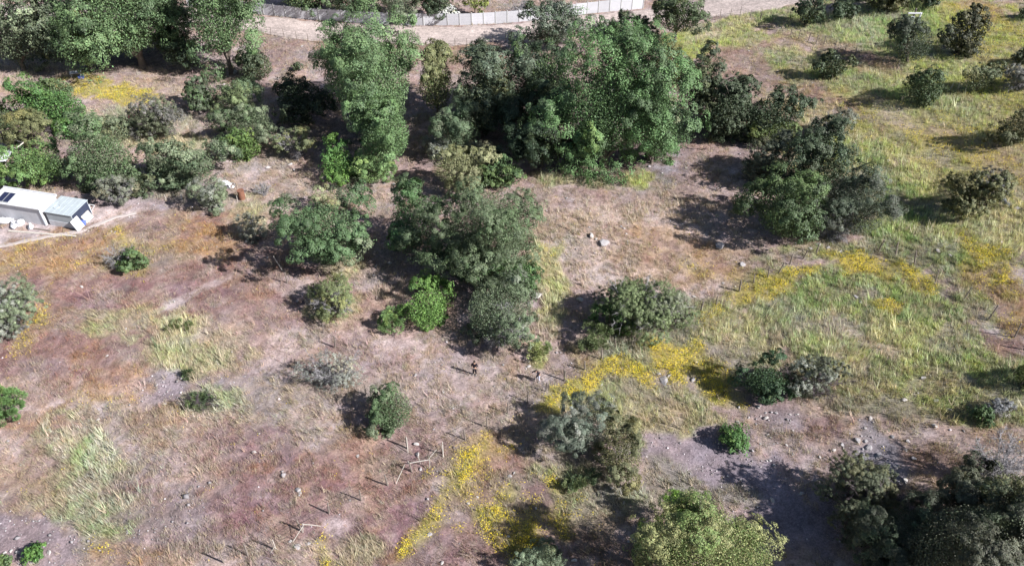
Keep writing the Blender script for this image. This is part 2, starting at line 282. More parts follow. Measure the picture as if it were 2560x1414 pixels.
B = [  # px, py, half-length, half-width, tilt in degrees (clockwise), kind, strength
 (60,190,140,45,0,'straw',.9),(275,228,105,26,10,'yellow',.95),(430,195,150,40,8,'straw',.6),(500,215,70,30,20,'mauve',.6),(330,300,130,38,0,'sage',.7),
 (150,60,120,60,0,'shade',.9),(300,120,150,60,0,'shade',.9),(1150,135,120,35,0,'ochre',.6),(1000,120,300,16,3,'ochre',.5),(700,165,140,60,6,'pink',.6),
 (700,130,90,30,5,'mauve',.5),(700,430,260,60,8,'straw',.5),(430,360,120,25,0,'pale',.7),(860,350,120,30,0,'grey',.6),(900,470,140,30,8,'straw',.6),(520,500,90,25,0,'grey',.6),(620,540,60,50,0,'pale',.6),
 (270,545,150,36,-18,'dust',.95),(60,590,190,36,-6,'dust',.95),(360,500,140,28,-8,'bare',.6),(420,480,70,18,0,'grey',.8),
 (300,620,360,80,-8,'ochre',.85),(520,600,70,55,0,'orange',.7),(120,640,170,50,-8,'orange',.55),(310,604,25,14,0,'yellow',.8),(30,660,60,30,0,'yellow',.4),(350,680,50,16,0,'yellow',.6),(285,575,30,12,0,'yellow',.5),
 (330,655,90,36,0,'grey',.6),(350,770,480,100,-8,'red',.8),(180,840,280,90,-20,'red',.85),(280,740,140,40,-10,'maroon',.8),(380,820,120,40,-10,'maroon',.6),(620,740,330,110,0,'red',.5),(700,830,200,80,0,'pink',.5),
 (480,735,120,9,-28,'dust',.5),(440,760,30,12,-20,'dust',.9),(60,850,26,80,25,'yellow',.55),(110,780,25,50,0,'yellow',.5),
 (300,805,90,40,0,'pale',.6),(490,860,110,85,0,'pale',.9),(560,830,60,40,0,'straw',.8),(430,960,70,45,-15,'bare',.9),(560,960,60,40,0,'bare',.6),(85,965,80,30,0,'straw',.95),(90,1010,110,30,0,'dust',.5),(250,940,120,60,0,'orange',.6),(170,920,140,60,-10,'red',.6),
 (540,1040,90,70,-10,'sage',.85),(520,1080,90,50,0,'straw',.6),(400,1060,70,50,0,'orange',.6),(150,1060,130,50,0,'orange',.5),(300,1060,140,50,0,'grey',.5),
 (1060,900,230,70,0,'pink',.7),(1150,1000,180,70,0,'pink',.8),(1060,985,110,50,0,'bare',.4),(860,960,160,50,0,'grey',.5),(880,900,130,40,0,'red',.3),
 (240,1200,120,150,-25,'sage',1.),(270,1310,70,60,0,'green',.85),(260,1370,40,25,0,'yellow',.35),(80,1200,80,70,0,'ochre',.6),(85,1205,30,30,0,'yellow',.5),(40,1340,120,60,10,'bare',.95),(150,1370,130,40,0,'bare',.7),
 (560,1180,230,120,-10,'mauve',.7),(480,1150,70,120,0,'straw',.6),(420,1300,160,70,-20,'bare',.55),(640,1130,140,70,0,'red',.5),(860,1200,280,130,-20,'red',.85),(830,1180,100,60,0,'maroon',.7),(960,1330,190,80,-35,'maroon',.9),(1120,1370,170,60,-15,'maroon',.7),(680,1300,160,80,0,'maroon',.6),(600,1370,200,50,0,'mauve',.5),
 (330,1390,80,30,0,'orange',.6),(810,1380,22,50,0,'yellow',.6),(760,1370,70,30,0,'straw',.9),(900,1380,60,40,0,'pale',.5),(840,1310,40,30,0,'dust',.6),
 (1190,1125,60,20,-60,'yellow',.7),(1130,1190,85,38,-58,'yellow',.86),(1090,1275,115,28,-60,'yellow',.84),(1030,1350,95,20,-55,'yellow',.80),(1010,1360,90,14,-52,'orange',.9),(1055,1310,130,7,-55,'brown',.8),(1230,1150,70,60,-40,'orange',.85),(1280,1110,40,18,-30,'yellow',.5),
 (1330,1290,200,130,0,'ochre',.7),(1340,1250,110,60,0,'mauve',.5),(1215,1285,45,24,-20,'yellow',.9),(1390,1218,26,20,0,'yellow',.9),(1325,1335,34,40,0,'yellow',1.),(1395,1305,28,55,-10,'yellow',.7),(1260,1232,42,22,-10,'yellow',.8),(1110,1300,40,20,0,'yellow',.5),(1290,1345,70,40,0,'yellow',.4),(1450,1330,70,80,0,'ochre',.7),
 (1230,1370,110,40,0,'maroon',.6),(1470,1230,110,60,0,'sage',.6),(1420,1200,60,50,0,'green',.4),(900,1080,50,20,10,'yellow',.5),(1000,1130,80,40,0,'mauve',.5),(960,1175,60,30,0,'grey',.6),
 (1195,932,60,26,10,'dust',.7),(1150,925,60,20,10,'pink',.8),(1350,945,40,22,20,'dust',.6),(1030,1010,150,60,0,'straw',.3),(1720,1120,170,90,20,'bare',1.),(1880,1200,190,80,28,'bare',1.),(2010,1290,120,90,40,'bare',.9),(1650,1200,80,70,30,'grey',.7),(1780,1230,130,26,10,'grey',.7),(1570,1250,70,30,0,'sage',.6),(1480,1280,90,70,0,'grey',.6),
 (1590,1010,190,70,5,'pale',.75),(1560,960,110,40,0,'grey',.6),(1650,1030,80,40,0,'ochre',.4),(1480,1000,70,40,0,'green',.4),
 (1400,985,90,22,-28,'yellow',.95),(1545,922,60,26,8,'yellow',1.),(1470,950,60,20,-25,'yellow',.8),(1690,915,56,34,35,'yellow',1.),(1800,965,60,34,35,'yellow',1.),(1655,870,34,20,10,'yellow',.85),(1740,868,18,14,0,'yellow',.9),(1620,940,26,30,0,'yellow',.6),(1760,920,40,26,40,'yellow',.7),
 (1640,850,200,55,-15,'green',.75),(1780,870,170,110,20,'grey',.8),(1860,830,110,70,20,'pale',.7),(1700,790,120,40,-10,'grey',.6),(1550,850,90,40,-10,'sage',.7),(1420,900,70,40,0,'ochre',.6),(1390,900,50,30,40,'bare',.6),(1340,890,22,30,0,'lime',.5),
 (1930,712,105,26,-24,'yellow',1.),(1850,700,90,40,-20,'ochre',.6),(1830,690,30,20,0,'yellow',.5),(1950,742,110,9,-24,'brown',.9),(1760,800,30,26,0,'yellow',.45),
 (2150,790,300,130,12,'green',.9),(2080,750,180,60,10,'green',.6),(2230,920,300,130,14,'pale',.9),(2000,820,120,60,30,'sage',.5),(2300,830,200,60,20,'pale',.6),(2450,880,120,90,20,'green',.6),(2200,740,140,30,30,'green',.9),(2160,668,66,28,8,'yellow',1.),(2282,694,54,22,26,'yellow',.95),(2212,766,44,14,8,'yellow',1.),
 (1560,560,220,110,5,'straw',.9),(1700,640,150,70,15,'ochre',.75),(1500,470,190,40,0,'pink',.7),(1560,480,90,22,0,'red',.3),(1660,400,70,60,-55,'gravel',.95),(1640,460,70,30,0,'grey',.5),(1730,400,40,90,10,'red',.3),(1440,448,110,18,0,'pale',.8),(1590,440,36,24,0,'lime',.9),(1370,690,46,100,0,'pale',.8),(1380,640,36,40,0,'yellow',.3),(1750,680,60,24,25,'yellow',.5),(1790,650,90,30,20,'ochre',.7),(1560,700,100,40,0,'straw',.7),
 (860,680,60,30,0,'pale',.7),(950,700,80,40,0,'pink',.6),(1000,720,70,40,0,'straw',.8),(830,770,60,40,0,'pale',.6),(740,715,70,24,0,'dust',.7),
 (2330,240,420,280,22,'pale',.85),(2420,120,280,150,15,'lime',.6),(2300,420,260,160,30,'lime',.45),(2480,300,140,200,10,'ochre',.5),(2480,560,140,120,20,'pale',.7),
 (1930,170,230,90,12,'ochre',.6),(1850,150,120,50,10,'red',.4),(1950,200,120,40,10,'pink',.5),(1700,116,110,22,4,'lime',.95),(1800,85,110,30,0,'lime',.7),(1830,60,90,14,-5,'pale',.8),(1990,145,90,30,10,'pale',.8),(1985,165,60,24,0,'green',.6),
 (2080,65,190,36,10,'green',.8),(2190,60,90,40,0,'sage',.7),(2300,40,200,60,20,'green',.8),(2420,25,130,50,20,'lime',.8),(2480,70,120,70,30,'yellow',.35),(2380,20,30,10,0,'yellow',.8),(2460,30,60,26,30,'orange',.7),(2520,100,70,40,20,'lime',.7),(2510,60,50,14,30,'yellow',.8),
 (2120,130,160,18,24,'red',.4),(2180,150,70,14,10,'maroon',.5),(2110,200,130,26,12,'green',.8),(2150,230,50,36,0,'green',.7),(2060,220,120,26,20,'lime',.4),(2380,150,60,30,20,'gravel',.6),
 (2130,270,180,50,15,'ochre',.7),(2000,270,90,30,10,'pale',.6),(2280,330,300,60,20,'ochre',.5),(2330,320,140,30,18,'straw',.7),(2200,255,160,30,18,'lime',.5),(2350,395,200,40,25,'green',.5),(2520,250,80,60,20,'yellow',.4),(2440,200,120,40,20,'lime',.6),(2240,290,60,20,20,'dust',.5),(2400,270,160,50,20,'green',.5),(2420,370,170,34,22,'yellow',.5),(2320,360,60,20,30,'yellow',.5),(2200,380,160,40,40,'lime',.5),(2090,370,50,40,30,'lime',.8),(2280,450,150,60,40,'pale',.8),(2500,450,100,60,30,'yellow',.4),(2450,410,60,16,20,'yellow',.6),(2500,400,80,40,0,'straw',.5),
 (2320,560,220,60,42,'green',.95),(2270,600,120,60,20,'green',.8),(2420,570,120,60,0,'pale',.6),(2140,625,120,30,0,'sage',.8),(2060,620,90,20,0,'lime',.5),(2480,655,110,40,35,'yellow',.85),(2510,740,110,50,38,'orange',.8),(2480,700,40,50,30,'yellow',.5),(2510,850,70,60,20,'red',.8),(2490,820,40,14,30,'dust',.8),(2540,800,40,50,0,'yellow',.5),(2340,650,80,26,20,'green',.7),(2440,760,70,30,35,'green',.7),
 (2480,640,130,26,35,'yellow',.6),(2300,400,140,22,25,'yellow',.45),(2500,330,80,22,25,'yellow',.5),(2150,300,100,20,15,'yellow',.35),(2440,120,90,26,35,'yellow',.45),(1950,165,120,16,12,'yellow',.25),(300,640,200,24,-10,'yellow',.22),(120,600,120,16,-8,'yellow',.3),(280,1000,120,26,0,'yellow',.18),(1320,1290,140,80,0,'yellow',.42),(1170,1200,110,50,-55,'yellow',.5),(1720,900,120,50,25,'yellow',.45),(2350,350,260,60,25,'yellow',.42),(2450,90,140,70,25,'yellow',.35),(2500,690,80,60,35,'yellow',.5),
 (2540,940,60,60,0,'green',.8),(2400,1000,200,60,10,'pale',.8),(2180,1010,160,40,10,'grey',.8),(2330,960,60,30,0,'bare',.4),(2250,1090,300,40,6,'straw',.8),(2100,1090,80,40,0,'orange',.35),(2420,1110,140,40,0,'pink',.7),(2180,1130,70,60,45,'gravel',.9),(2240,1180,60,40,40,'gravel',.9),(2330,1150,80,40,20,'brown',.5),(2010,1080,120,50,30,'mauve',.7),(1940,1020,90,50,30,'bare',.6),
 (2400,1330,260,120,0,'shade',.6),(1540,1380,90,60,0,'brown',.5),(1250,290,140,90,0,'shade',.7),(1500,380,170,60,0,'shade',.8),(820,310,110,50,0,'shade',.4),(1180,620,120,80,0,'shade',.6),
]
B.sort(key=lambda b: b[5] == 'yellow')
def blob_frames():
    out = []
    for (px, py, a, b, ang, kind, st) in B:
        if kind == 'yellow' and b < 20: b *= 1.15
        py0 = max(py, -60); c = at(px, py0)[:2]; t = math.radians(ang)
        e = 1.0
        u = (at(px + a * 0.5 * math.cos(t), py0 + a * 0.5 * math.sin(t))[:2] - at(px - a * 0.5 * math.cos(t), py0 - a * 0.5 * math.sin(t))[:2])
        v = (at(px - b * 0.5 * math.sin(t), py0 + b * 0.5 * math.cos(t))[:2] - at(px + b * 0.5 * math.sin(t), py0 - b * 0.5 * math.cos(t))[:2])
        Mi = np.linalg.inv(np.column_stack([u, v]))
        out.append((c, Mi, KN.index(kind), st))
    return out
FR = blob_frames()
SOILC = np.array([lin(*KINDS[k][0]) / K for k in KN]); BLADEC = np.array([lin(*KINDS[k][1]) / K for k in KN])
DENS = np.array([KINDS[k][2] for k in KN]); BH = np.array([KINDS[k][3] for k in KN]); FLW = np.array([KINDS[k][4] for k in KN])
def cover(x, y):
    """Weights of every ground-cover kind at ground points."""
    n = len(x); w = np.zeros((n, len(KN)), dtype=np.float32); w[:, 0] = 1.0
    wx = fbm(x / 3.1, y / 3.1, 5, 4) * 1.6 + fbm(x / 0.7, y / 0.7, 55, 2) * 0.35
    wy = fbm(x / 3.1, y / 3.1, 9, 4) * 1.6 + fbm(x / 0.7, y / 0.7, 59, 2) * 0.35
    ed = fbm(x / 1.3, y / 1.3, 23, 4)
    for (c, Mi, ki, st) in FR:
        R = 1.7 * max(1.0, 1 / abs(np.linalg.det(Mi)) ** 0.5) * 3 + 3
        dx = x - c[0]; dy = y - c[1]
        sel = np.where((np.abs(dx) < 60) & (np.abs(dy) < 60))[0]
        if not len(sel): continue
        wf = float(np.clip(0.55 / min(np.linalg.norm(Mi[0]), np.linalg.norm(Mi[1])) if False else 1.0 / max(np.linalg.norm(Mi[0]), np.linalg.norm(Mi[1])) / 2.2, 0.2, 1.0)); px = dx[sel] + wx[sel] * wf; py = dy[sel] + wy[sel] * wf
        q = np.hypot(Mi[0, 0] * px + Mi[0, 1] * py, Mi[1, 0] * px + Mi[1, 1] * py)
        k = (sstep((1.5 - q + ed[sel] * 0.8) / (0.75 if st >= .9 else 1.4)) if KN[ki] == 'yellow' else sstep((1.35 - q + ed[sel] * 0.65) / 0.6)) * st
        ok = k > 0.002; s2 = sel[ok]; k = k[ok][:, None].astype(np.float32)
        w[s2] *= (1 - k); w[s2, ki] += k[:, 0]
    # a patchwork of other weeds through each kind of cover
    ix = KN.index
    for fam, mem in ((('red', 'maroon', 'mauve', 'ochre', 'orange'), (('straw', 101, .35), ('maroon', 102, .6), ('grey', 103, .35), ('orange', 104, .3), ('red', 105, .6), ('mauve', 106, .35))),
                     (('green', 'pale', 'sage', 'lime'), (('sage', 111, .55), ('lime', 112, .4), ('straw', 113, .4), ('grey', 114, .5), ('green', 115, .5))),
                     (('pink', 'straw'), (('straw', 121, .6), ('mauve', 122, .45), ('dust', 123, .4), ('grey', 124, .45), ('ochre', 125, .4)))):
        wf_ = w[:, [ix(a) for a in fam]].sum(1)
        for nm_, sd_, st_ in mem:
            sc_ = 1.5 + (sd_ % 5) * 0.5
            k = (sstep((fbm(x / sc_, y / sc_, sd_, 5, .62) - 0.10) / 0.13) * st_ * np.clip(wf_, 0, 1)).astype(np.float32)
            w *= (1 - k)[:, None]; w[:, ix(nm_)] += k
    return w
def cover_chunk(x, y):
    out = np.zeros((len(x), len(KN)), dtype=np.float32)
    for i in range(0, len(x), 200000):
        out[i:i + 200000] = cover(x[i:i + 200000], y[i:i + 200000])
    return out

# ------------------------------------------------------------------ ground sheet
def axis(lo, hi, step, far):
    core = np.arange(lo, hi + 1e-6, step); ext = []; d = step
    p = hi; up = []
    while p < far: d *= 1.25; p += d; up.append(p)
    d = step; p = lo; dn = []
    while p > -far: d *= 1.25; p -= d; dn.append(p)
    return np.array(dn[::-1] + list(core) + up)
GX = axis(-92, 98, 0.27, 3500); GY = axis(20, 150, 0.27, 3500)
X, Y = np.meshgrid(GX, GY); xf = X.ravel(); yf = Y.ravel()
inner = (xf > -95) & (xf < 101) & (yf > 17) & (yf < 153)
wts = np.zeros((len(xf), len(KN)), dtype=np.float32); wts[:, 0] = 1; 
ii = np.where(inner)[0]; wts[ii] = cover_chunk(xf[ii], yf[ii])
far_pale = (~inner); wts[far_pale, 0] = 0.5; wts[far_pale, KN.index('pale')] = 0.5
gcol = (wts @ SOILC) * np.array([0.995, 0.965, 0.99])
big = fbm(xf / 9.0, yf / 9.0, 31, 4); sml = fbm(xf / 1.1, yf / 1.1, 37, 4); hue = fbm(xf / 2.3, yf / 2.3, 41, 4)
fin = fbm(xf / 0.55, yf / 0.55, 43, 2)
gcol *= (1 + 0.16 * big + 0.28 * sml + 0.20 * fin)[:, None]
gcol *= (1 + np.array([0.10, 0.0, -0.10])[None, :] * hue[:, None])
micro = (fbm(xf / 0.9, yf / 0.9, 3, 3) * 0.05 + fbm(xf / 3.5, yf / 3.5, 4, 2) * 0.07) * np.where(inner, 1, 0)
zf = hb(xf, yf) + micro - 0.02
nx, ny = len(GX), len(GY)
I = np.arange(nx * ny).reshape(ny, nx)
quads = np.stack([I[:-1, :-1], I[:-1, 1:], I[1:, 1:], I[1:, :-1]], -1).reshape(-1, 4)
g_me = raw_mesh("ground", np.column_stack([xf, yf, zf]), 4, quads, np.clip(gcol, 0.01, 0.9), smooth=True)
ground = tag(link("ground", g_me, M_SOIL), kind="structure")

# ------------------------------------------------------------------ dirt road along the wall
UP = [(-120,14),(80,10),(300,14),(500,24),(610,37),(680,42),(760,52),(840,58),(930,62),(1010,65),(1100,68),(1200,64),(1300,58),(1420,40),(1500,35),(1630,22),(1740,4),(1830,-8),(1950,-22),(2060,-34)]
LO = [(-120,46),(80,44),(300,50),(500,60),(600,72),(700,92),(800,104),(880,108),(960,109),(1030,110),(1120,114),(1215,110),(1310,96),(1440,72),(1600,58),(1760,46),(1860,36),(1940,24),(2000,10),(2070,-10)]
def path_pts(pts, n):
    P = np.array([at(*p)[:2] for p in pts]); L = np.r_[0, np.cumsum(np.hypot(*np.diff(P, axis=0).T))]
    t = np.linspace(0, L[-1], n); return np.column_stack([np.interp(t, L, P[:, 0]), np.interp(t, L, P[:, 1])])
ru, rl = path_pts(UP, 260), path_pts(LO, 260)
M_ = 12; rv = []
for i in range(260):
    for j in range(M_ + 1):
        jt = j / M_
        p = rl[i] * (1 - jt) + ru[i] * jt
        e = (vnoise(np.array([i * 0.35]), np.array([7.0 if j == 0 else 1.0]), 3)[0] - 0.5) * 1.1 if j in (0, M_) else 0
        p = p + np.array([0, e])
        rv.append((p[0], p[1], float(hb(p[0], p[1])) + 0.11 - (0.12 if j in (0, M_) else 0) - 0.03 * math.exp(-((jt - .3) / .07) ** 2) - 0.03 * math.exp(-((jt - .62) / .07) ** 2)))
I = np.arange(260 * (M_ + 1)).reshape(260, M_ + 1)
rq = np.stack([I[:-1, :-1], I[1:, :-1], I[1:, 1:], I[:-1, 1:]], -1).reshape(-1, 4)
RV = np.array(rv); jj = np.tile(np.arange(M_ + 1) / M_, 260)
trk = np.exp(-((jj - .3) / .06) ** 2) + np.exp(-((jj - .62) / .06) ** 2); rim = sstep((np.abs(jj - .5) - .40) / .1)
rn = fbm(RV[:, 0] / 4, RV[:, 1] / 1.5, 61, 4)
rc = lin(212, 196, 190)[None] / K * (1 + .10 * trk + .22 * rn - .22 * rim * (0.6 + rn))[:, None]
tag(link("dirt_road", raw_mesh("dirt_road", RV, 4, rq, np.clip(rc, .02, .8), smooth=True), M_SOIL), kind="structure")
def on_road(x, y):
    r = np.zeros(len(x), bool)
    lo = np.interp(x, rl[:, 0], rl[:, 1]); up = np.interp(x, ru[:, 0], ru[:, 1])
    return (y > lo) & (y < up)

# ------------------------------------------------------------------ grass, flowers and pebbles (stuff)
def view_points(n, seed):
    r = np.random.default_rng(seed)
    # even over the land that the frame shows, a little denser towards the camera
    y = 26 + (150 - 26) * r.random(n) ** 1.25; half = 29 + y * 0.52
    x = (r.random(n) * 2 - 1) * half
    keep = r.random(n) < half / (29 + 150 * 0.52) * 1.9
    x, y = x[keep], y[keep]
    d = np.column_stack([x, y, hb(x, y)]) - CAMP
    dep = d @ F3; pxx = 1280 + FPX * (d @ R3) / dep; pyy = 707 - FPX * (d @ U3) / dep
    ok = (pxx > -60) & (pxx < 2620) & (pyy > -40) & (pyy < 1480) & ~on_road(x, y)
    return x[ok], y[ok]
def build_grass():
    x, y = view_points(680000, 11)
    r = np.random.default_rng(12)
    w = cover_chunk(x, y); dens = w @ DENS; hh = w @ BH; c = w @ BLADEC * np.array([1.19, 1.20, 1.28])  # blade colours brightened to offset their slant and self-shadowing
    c = c * (1 + 0.24 * w[:, [KN.index(a) for a in ('green', 'pale', 'sage', 'lime')]].sum(1))[:, None] * np.array([1.03, 1.0, 0.98])
    patch = sstep(0.5 + 1.3 * fbm(x / 1.6, y / 1.6, 77, 3)) * sstep(0.6 + 1.8 * fbm(x / 0.6, y / 0.6, 78, 2)) * 1.5
    gw = w[:, [KN.index(a) for a in ('green', 'pale', 'sage', 'lime')]].sum(1)
    keep = r.random(len(x)) < dens * (0.25 + 0.9 * patch) * (1 - gw) + dens * gw * (0.62 + 0.4 * patch)
    x, y, hh, c = x[keep], y[keep], hh[keep], c[keep]
    n = len(x); nb = 7
    z = hb(x, y)
    hsc = hh * np.exp(r.normal(0, 0.35, n))
    # wind and slope lay the grass over in broad drifts
    hsc = hsc * np.where(r.random(n) < 0.07, 1.9, 1.0)
    la = fbm(x / 6, y / 6, 91, 2) * 2.2 + 2.3
    cc = c * np.exp(r.normal(0, 0.16, (n, 1))) * (1 + r.normal(0, 0.06, (n, 3)))
    dry = r.random(n) < 0.16
    cc[dry] = (lin(226, 208, 184) / K) * np.exp(r.normal(0, 0.12, (dry.sum(), 1)))
    dk = r.random(n) < 0.10
    cc[dk] *= 0.5
    rep = lambda a: np.repeat(a, nb, axis=0)
    bx = rep(x) + r.normal(0, 0.10, n * nb); by = rep(y) + r.normal(0, 0.10, n * nb); bz = rep(z) - 0.03
    ang = r.random(n * nb) * 2 * np.pi; L = rep(hsc) * r.uniform(0.6, 1.25, n * nb)
    lean = r.uniform(0.1, 0.9, n * nb)
    ox = np.cos(ang) * lean * L * 0.7 + np.cos(rep(la)) * L * 0.3; oy = np.sin(ang) * lean * L * 0.7 + np.sin(rep(la)) * L * 0.3
    wdt = (0.009 + 0.021 * L) * r.uniform(0.7, 1.3, n * nb); a2 = r.random(n * nb) * np.pi
    wx, wy = np.cos(a2) * wdt, np.sin(a2) * wdt
    tipz = bz + L * np.sqrt(np.clip(1 - 0.5 * lean ** 2, 0.2, 1))
    V = np.empty((n * nb, 3, 3), np.float32)
    V[:, 0] = np.column_stack([bx - wx, by - wy, bz]); V[:, 1] = np.column_stack([bx + wx, by + wy, bz]); V[:, 2] = np.column_stack([bx + ox, by + oy, tipz])
    Cv = np.repeat(rep(cc), 3, axis=0)
    me = raw_mesh("grass", V.reshape(-1, 3), 3, np.arange(n * nb * 3).reshape(-1, 3), np.clip(Cv, 0.01, 0.85))
    tag(link("grass", me, M_GRASS), "dry and green wild grass covering the slope between the bushes", "grass", kind="stuff")
    print("grass blades", n * nb)
build_grass()
def build_flowers():
    x, y = view_points(900000, 21); r = np.random.default_rng(22)
    w = cover_chunk(x, y); f = w @ FLW
    p = sstep(0.45 + 1.5 * fbm(x / 1.1, y / 1.1, 66, 3))
    keep = r.random(len(x)) < np.clip(f ** 1.35 * (0.07 + 0.8 * p ** 1.3), 0, 1)
    x, y = x[keep], y[keep]; n = len(x); k = 3
    bx = np.repeat(x, k) + r.normal(0, 0.13, n * k); by = np.repeat(y, k) + r.normal(0, 0.13, n * k)
    z = hb(bx, by) + r.uniform(0.12, 0.34, n * k)
    s = r.uniform(0.018, 0.040, n * k)
    N = np.column_stack([r.normal(0.25, 0.35, n * k), r.normal(-0.1, 0.35, n * k), np.ones(n * k)]); N /= np.linalg.norm(N, axis=1)[:, None]
    T = np.cross(N, r.normal(size=(n * k, 3))); T /= np.linalg.norm(T, axis=1)[:, None]; Bt = np.cross(N, T)
    P = np.column_stack([bx, by, z])
    V = np.stack([P + T * s[:, None], P + Bt * s[:, None], P - T * s[:, None], P - Bt * s[:, None]], 1).reshape(-1, 3)
    base = np.where(r.random((n * k, 1)) < 0.75, np.array([[0.80, 0.62, 0.04]]), np.array([[0.74, 0.50, 0.05]]))
    c = np.repeat(base * np.exp(r.normal(0, 0.15, (n * k, 1))), 4, axis=0)
    me = raw_mesh("yellow_flowers", V, 4, np.arange(n * k * 4).reshape(-1, 4), np.clip(c, 0, 0.9))
    tag(link("yellow_flowers", me, M_PETAL), "drifts of small yellow wild flowers in the grass", "flowers", kind="stuff")
    print("flowers", n * k)
build_flowers()
def build_pebbles():
    x, y = view_points(160000, 31); r = np.random.default_rng(32)
    w = cover_chunk(x, y)
    f = w[:, KN.index('gravel')] * 1.0 + w[:, KN.index('bare')] * 0.6 + w[:, KN.index('straw')] * 0.06 + w[:, 0] * 0.05 + w[:, KN.index('dust')] * 0.1 + w[:, KN.index('mauve')] * 0.08 + w[:, KN.index('maroon')] * 0.04
    p = sstep(0.4 + 1.5 * fbm(x / 2.0, y / 2.0, 67, 3))
    keep = r.random(len(x)) < f * (0.15 + p) * 0.8
    x, y = x[keep], y[keep]; n = len(x)
    s = np.exp(r.normal(-2.95, 0.5, n))
    O = np.array([[1, 0, 0], [0, 1, 0], [-1, 0, 0], [0, -1, 0], [0, 0, 1], [0, 0, -1]], float)
    Fc = np.array([[0, 1, 4], [1, 2, 4], [2, 3, 4], [3, 0, 4], [1, 0, 5], [2, 1, 5], [3, 2, 5], [0, 3, 5]])
    V = O[None] * r.uniform(0.6, 1.3, (n, 6, 1)); a = r.random(n) * 6.28
    ca, sa = np.cos(a)[:, None], np.sin(a)[:, None]
    vx = V[:, :, 0] * ca - V[:, :, 1] * sa; vy = V[:, :, 0] * sa + V[:, :, 1] * ca
    V = np.stack([vx, vy, V[:, :, 2] * 0.7], -1) * s[:, None, None] + np.column_stack([x, y, hb(x, y) + s * 0.25])[:, None]
    idx = (Fc[None] + (np.arange(n) * 6)[:, None, None]).reshape(-1, 3)
    c = np.array([0.36, 0.335, 0.35]) * np.exp(r.normal(0, 0.28, (n, 1)))
    me = raw_mesh("gravel", V.reshape(-1, 3), 3, idx, np.repeat(np.clip(c, 0, .8), 6, axis=0))
    tag(link("gravel", me, mat_attr("pebble", 0.0, 0.9)), "loose pebbles and small stones strewn over bare soil", "gravel", kind="stuff")
build_pebbles()

# ------------------------------------------------------------------ plants
def segs_mesh(S, n=4):
    """Tapered n-sided twigs from (p0, p1, r0, r1) rows."""
    S0 = np.array([s[0] for s in S], float); S1 = np.array([s[1] for s in S], float)
    r0 = np.array([s[2] for s in S]); r1 = np.array([s[3] for s in S])
    d = S1 - S0; d /= np.linalg.norm(d, axis=1)[:, None] + 1e-9
    ref = np.where(np.abs(d[:, 2:3]) > 0.9, np.array([[1., 0, 0]]), np.array([[0, 0, 1.]]))
    u = np.cross(d, ref); u /= np.linalg.norm(u, axis=1)[:, None] + 1e-9; v = np.cross(d, u)
    V = np.empty((len(S), 2 * n, 3))
    for k in range(n):
        a = 2 * math.pi * k / n; o = u * math.cos(a) + v * math.sin(a)
        V[:, k] = S0 + o * r0[:, None]; V[:, n + k] = S1 + o * r1[:, None]
    f = np.array([[k, (k + 1) % n, n + (k + 1) % n, n + k] for k in range(n)])
    idx = (f[None] + (np.arange(len(S)) * 2 * n)[:, None, None]).reshape(-1, 4)
    return V.reshape(-1, 3), idx
def unit(v): return v / (np.linalg.norm(v, axis=-1, keepdims=True) + 1e-9)
def leaves(P, N, a, b, col, T=None, r=None):
    n = len(P)
    if T is None: T = r.normal(size=(n, 3))
    Bt = unit(np.cross(N, T)); T = np.cross(Bt, N)
    a = a[:, None]; b = b[:, None]
    V = np.stack([P + T * a, P + Bt * b + N * b * 0.25, P - T * a, P - Bt * b + N * b * 0.25], 1)
    return V.reshape(-1, 3), np.repeat(col, 4, axis=0)
def grow_limbs(r, targets, base_r, z0=0.0, spread=0.0):
    S = []
    for t in targets:
        p = np.array([r.normal(0, spread), r.normal(0, spread), z0 - 0.15]); t = np.asarray(t, float)
        mid = p + (t - p) * 0.5; mid[2] += 0.12 * np.linalg.norm(t - p); mid[:2] -= (t - p)[:2] * 0.12
        pts = []
        for k in range(6):
            q = k / 5; pts.append((1 - q) ** 2 * p + 2 * q * (1 - q) * mid + q * q * t + r.normal(0, 0.03, 3) * (0 < k))
        for k in range(5):
            S.append((pts[k], pts[k + 1], base_r * (1 - k / 5.6), base_r * (1 - (k + 1) / 5.6)))
    return S
STY = {  # lobes, lobe size, leaf half length, leaf half width, cover, hue jitter
 'broad': dict(lob=22, lr=0.34, a=0.115, b=0.075, cov=6.5),
 'dense': dict(lob=30, lr=0.29, a=0.10, b=0.066, cov=5.6),
 'fine':  dict(lob=26, lr=0.32, a=0.085, b=0.045, cov=5.0),
 'weep':  dict(lob=30, lr=0.215, a=0.125, b=0.065, cov=7.0),
 'open':  dict(lob=13, lr=0.36, a=0.10, b=0.06, cov=3.2),
 'thorn': dict(lob=16, lr=0.36, a=0.07, b=0.035, cov=1.5),
 'dead':  dict(lob=10, lr=0.36, a=0.07, b=0.03, cov=0.10),
 'fern':  dict(lob=8, lr=0.4, a=0.16, b=0.04, cov=3.2),
}
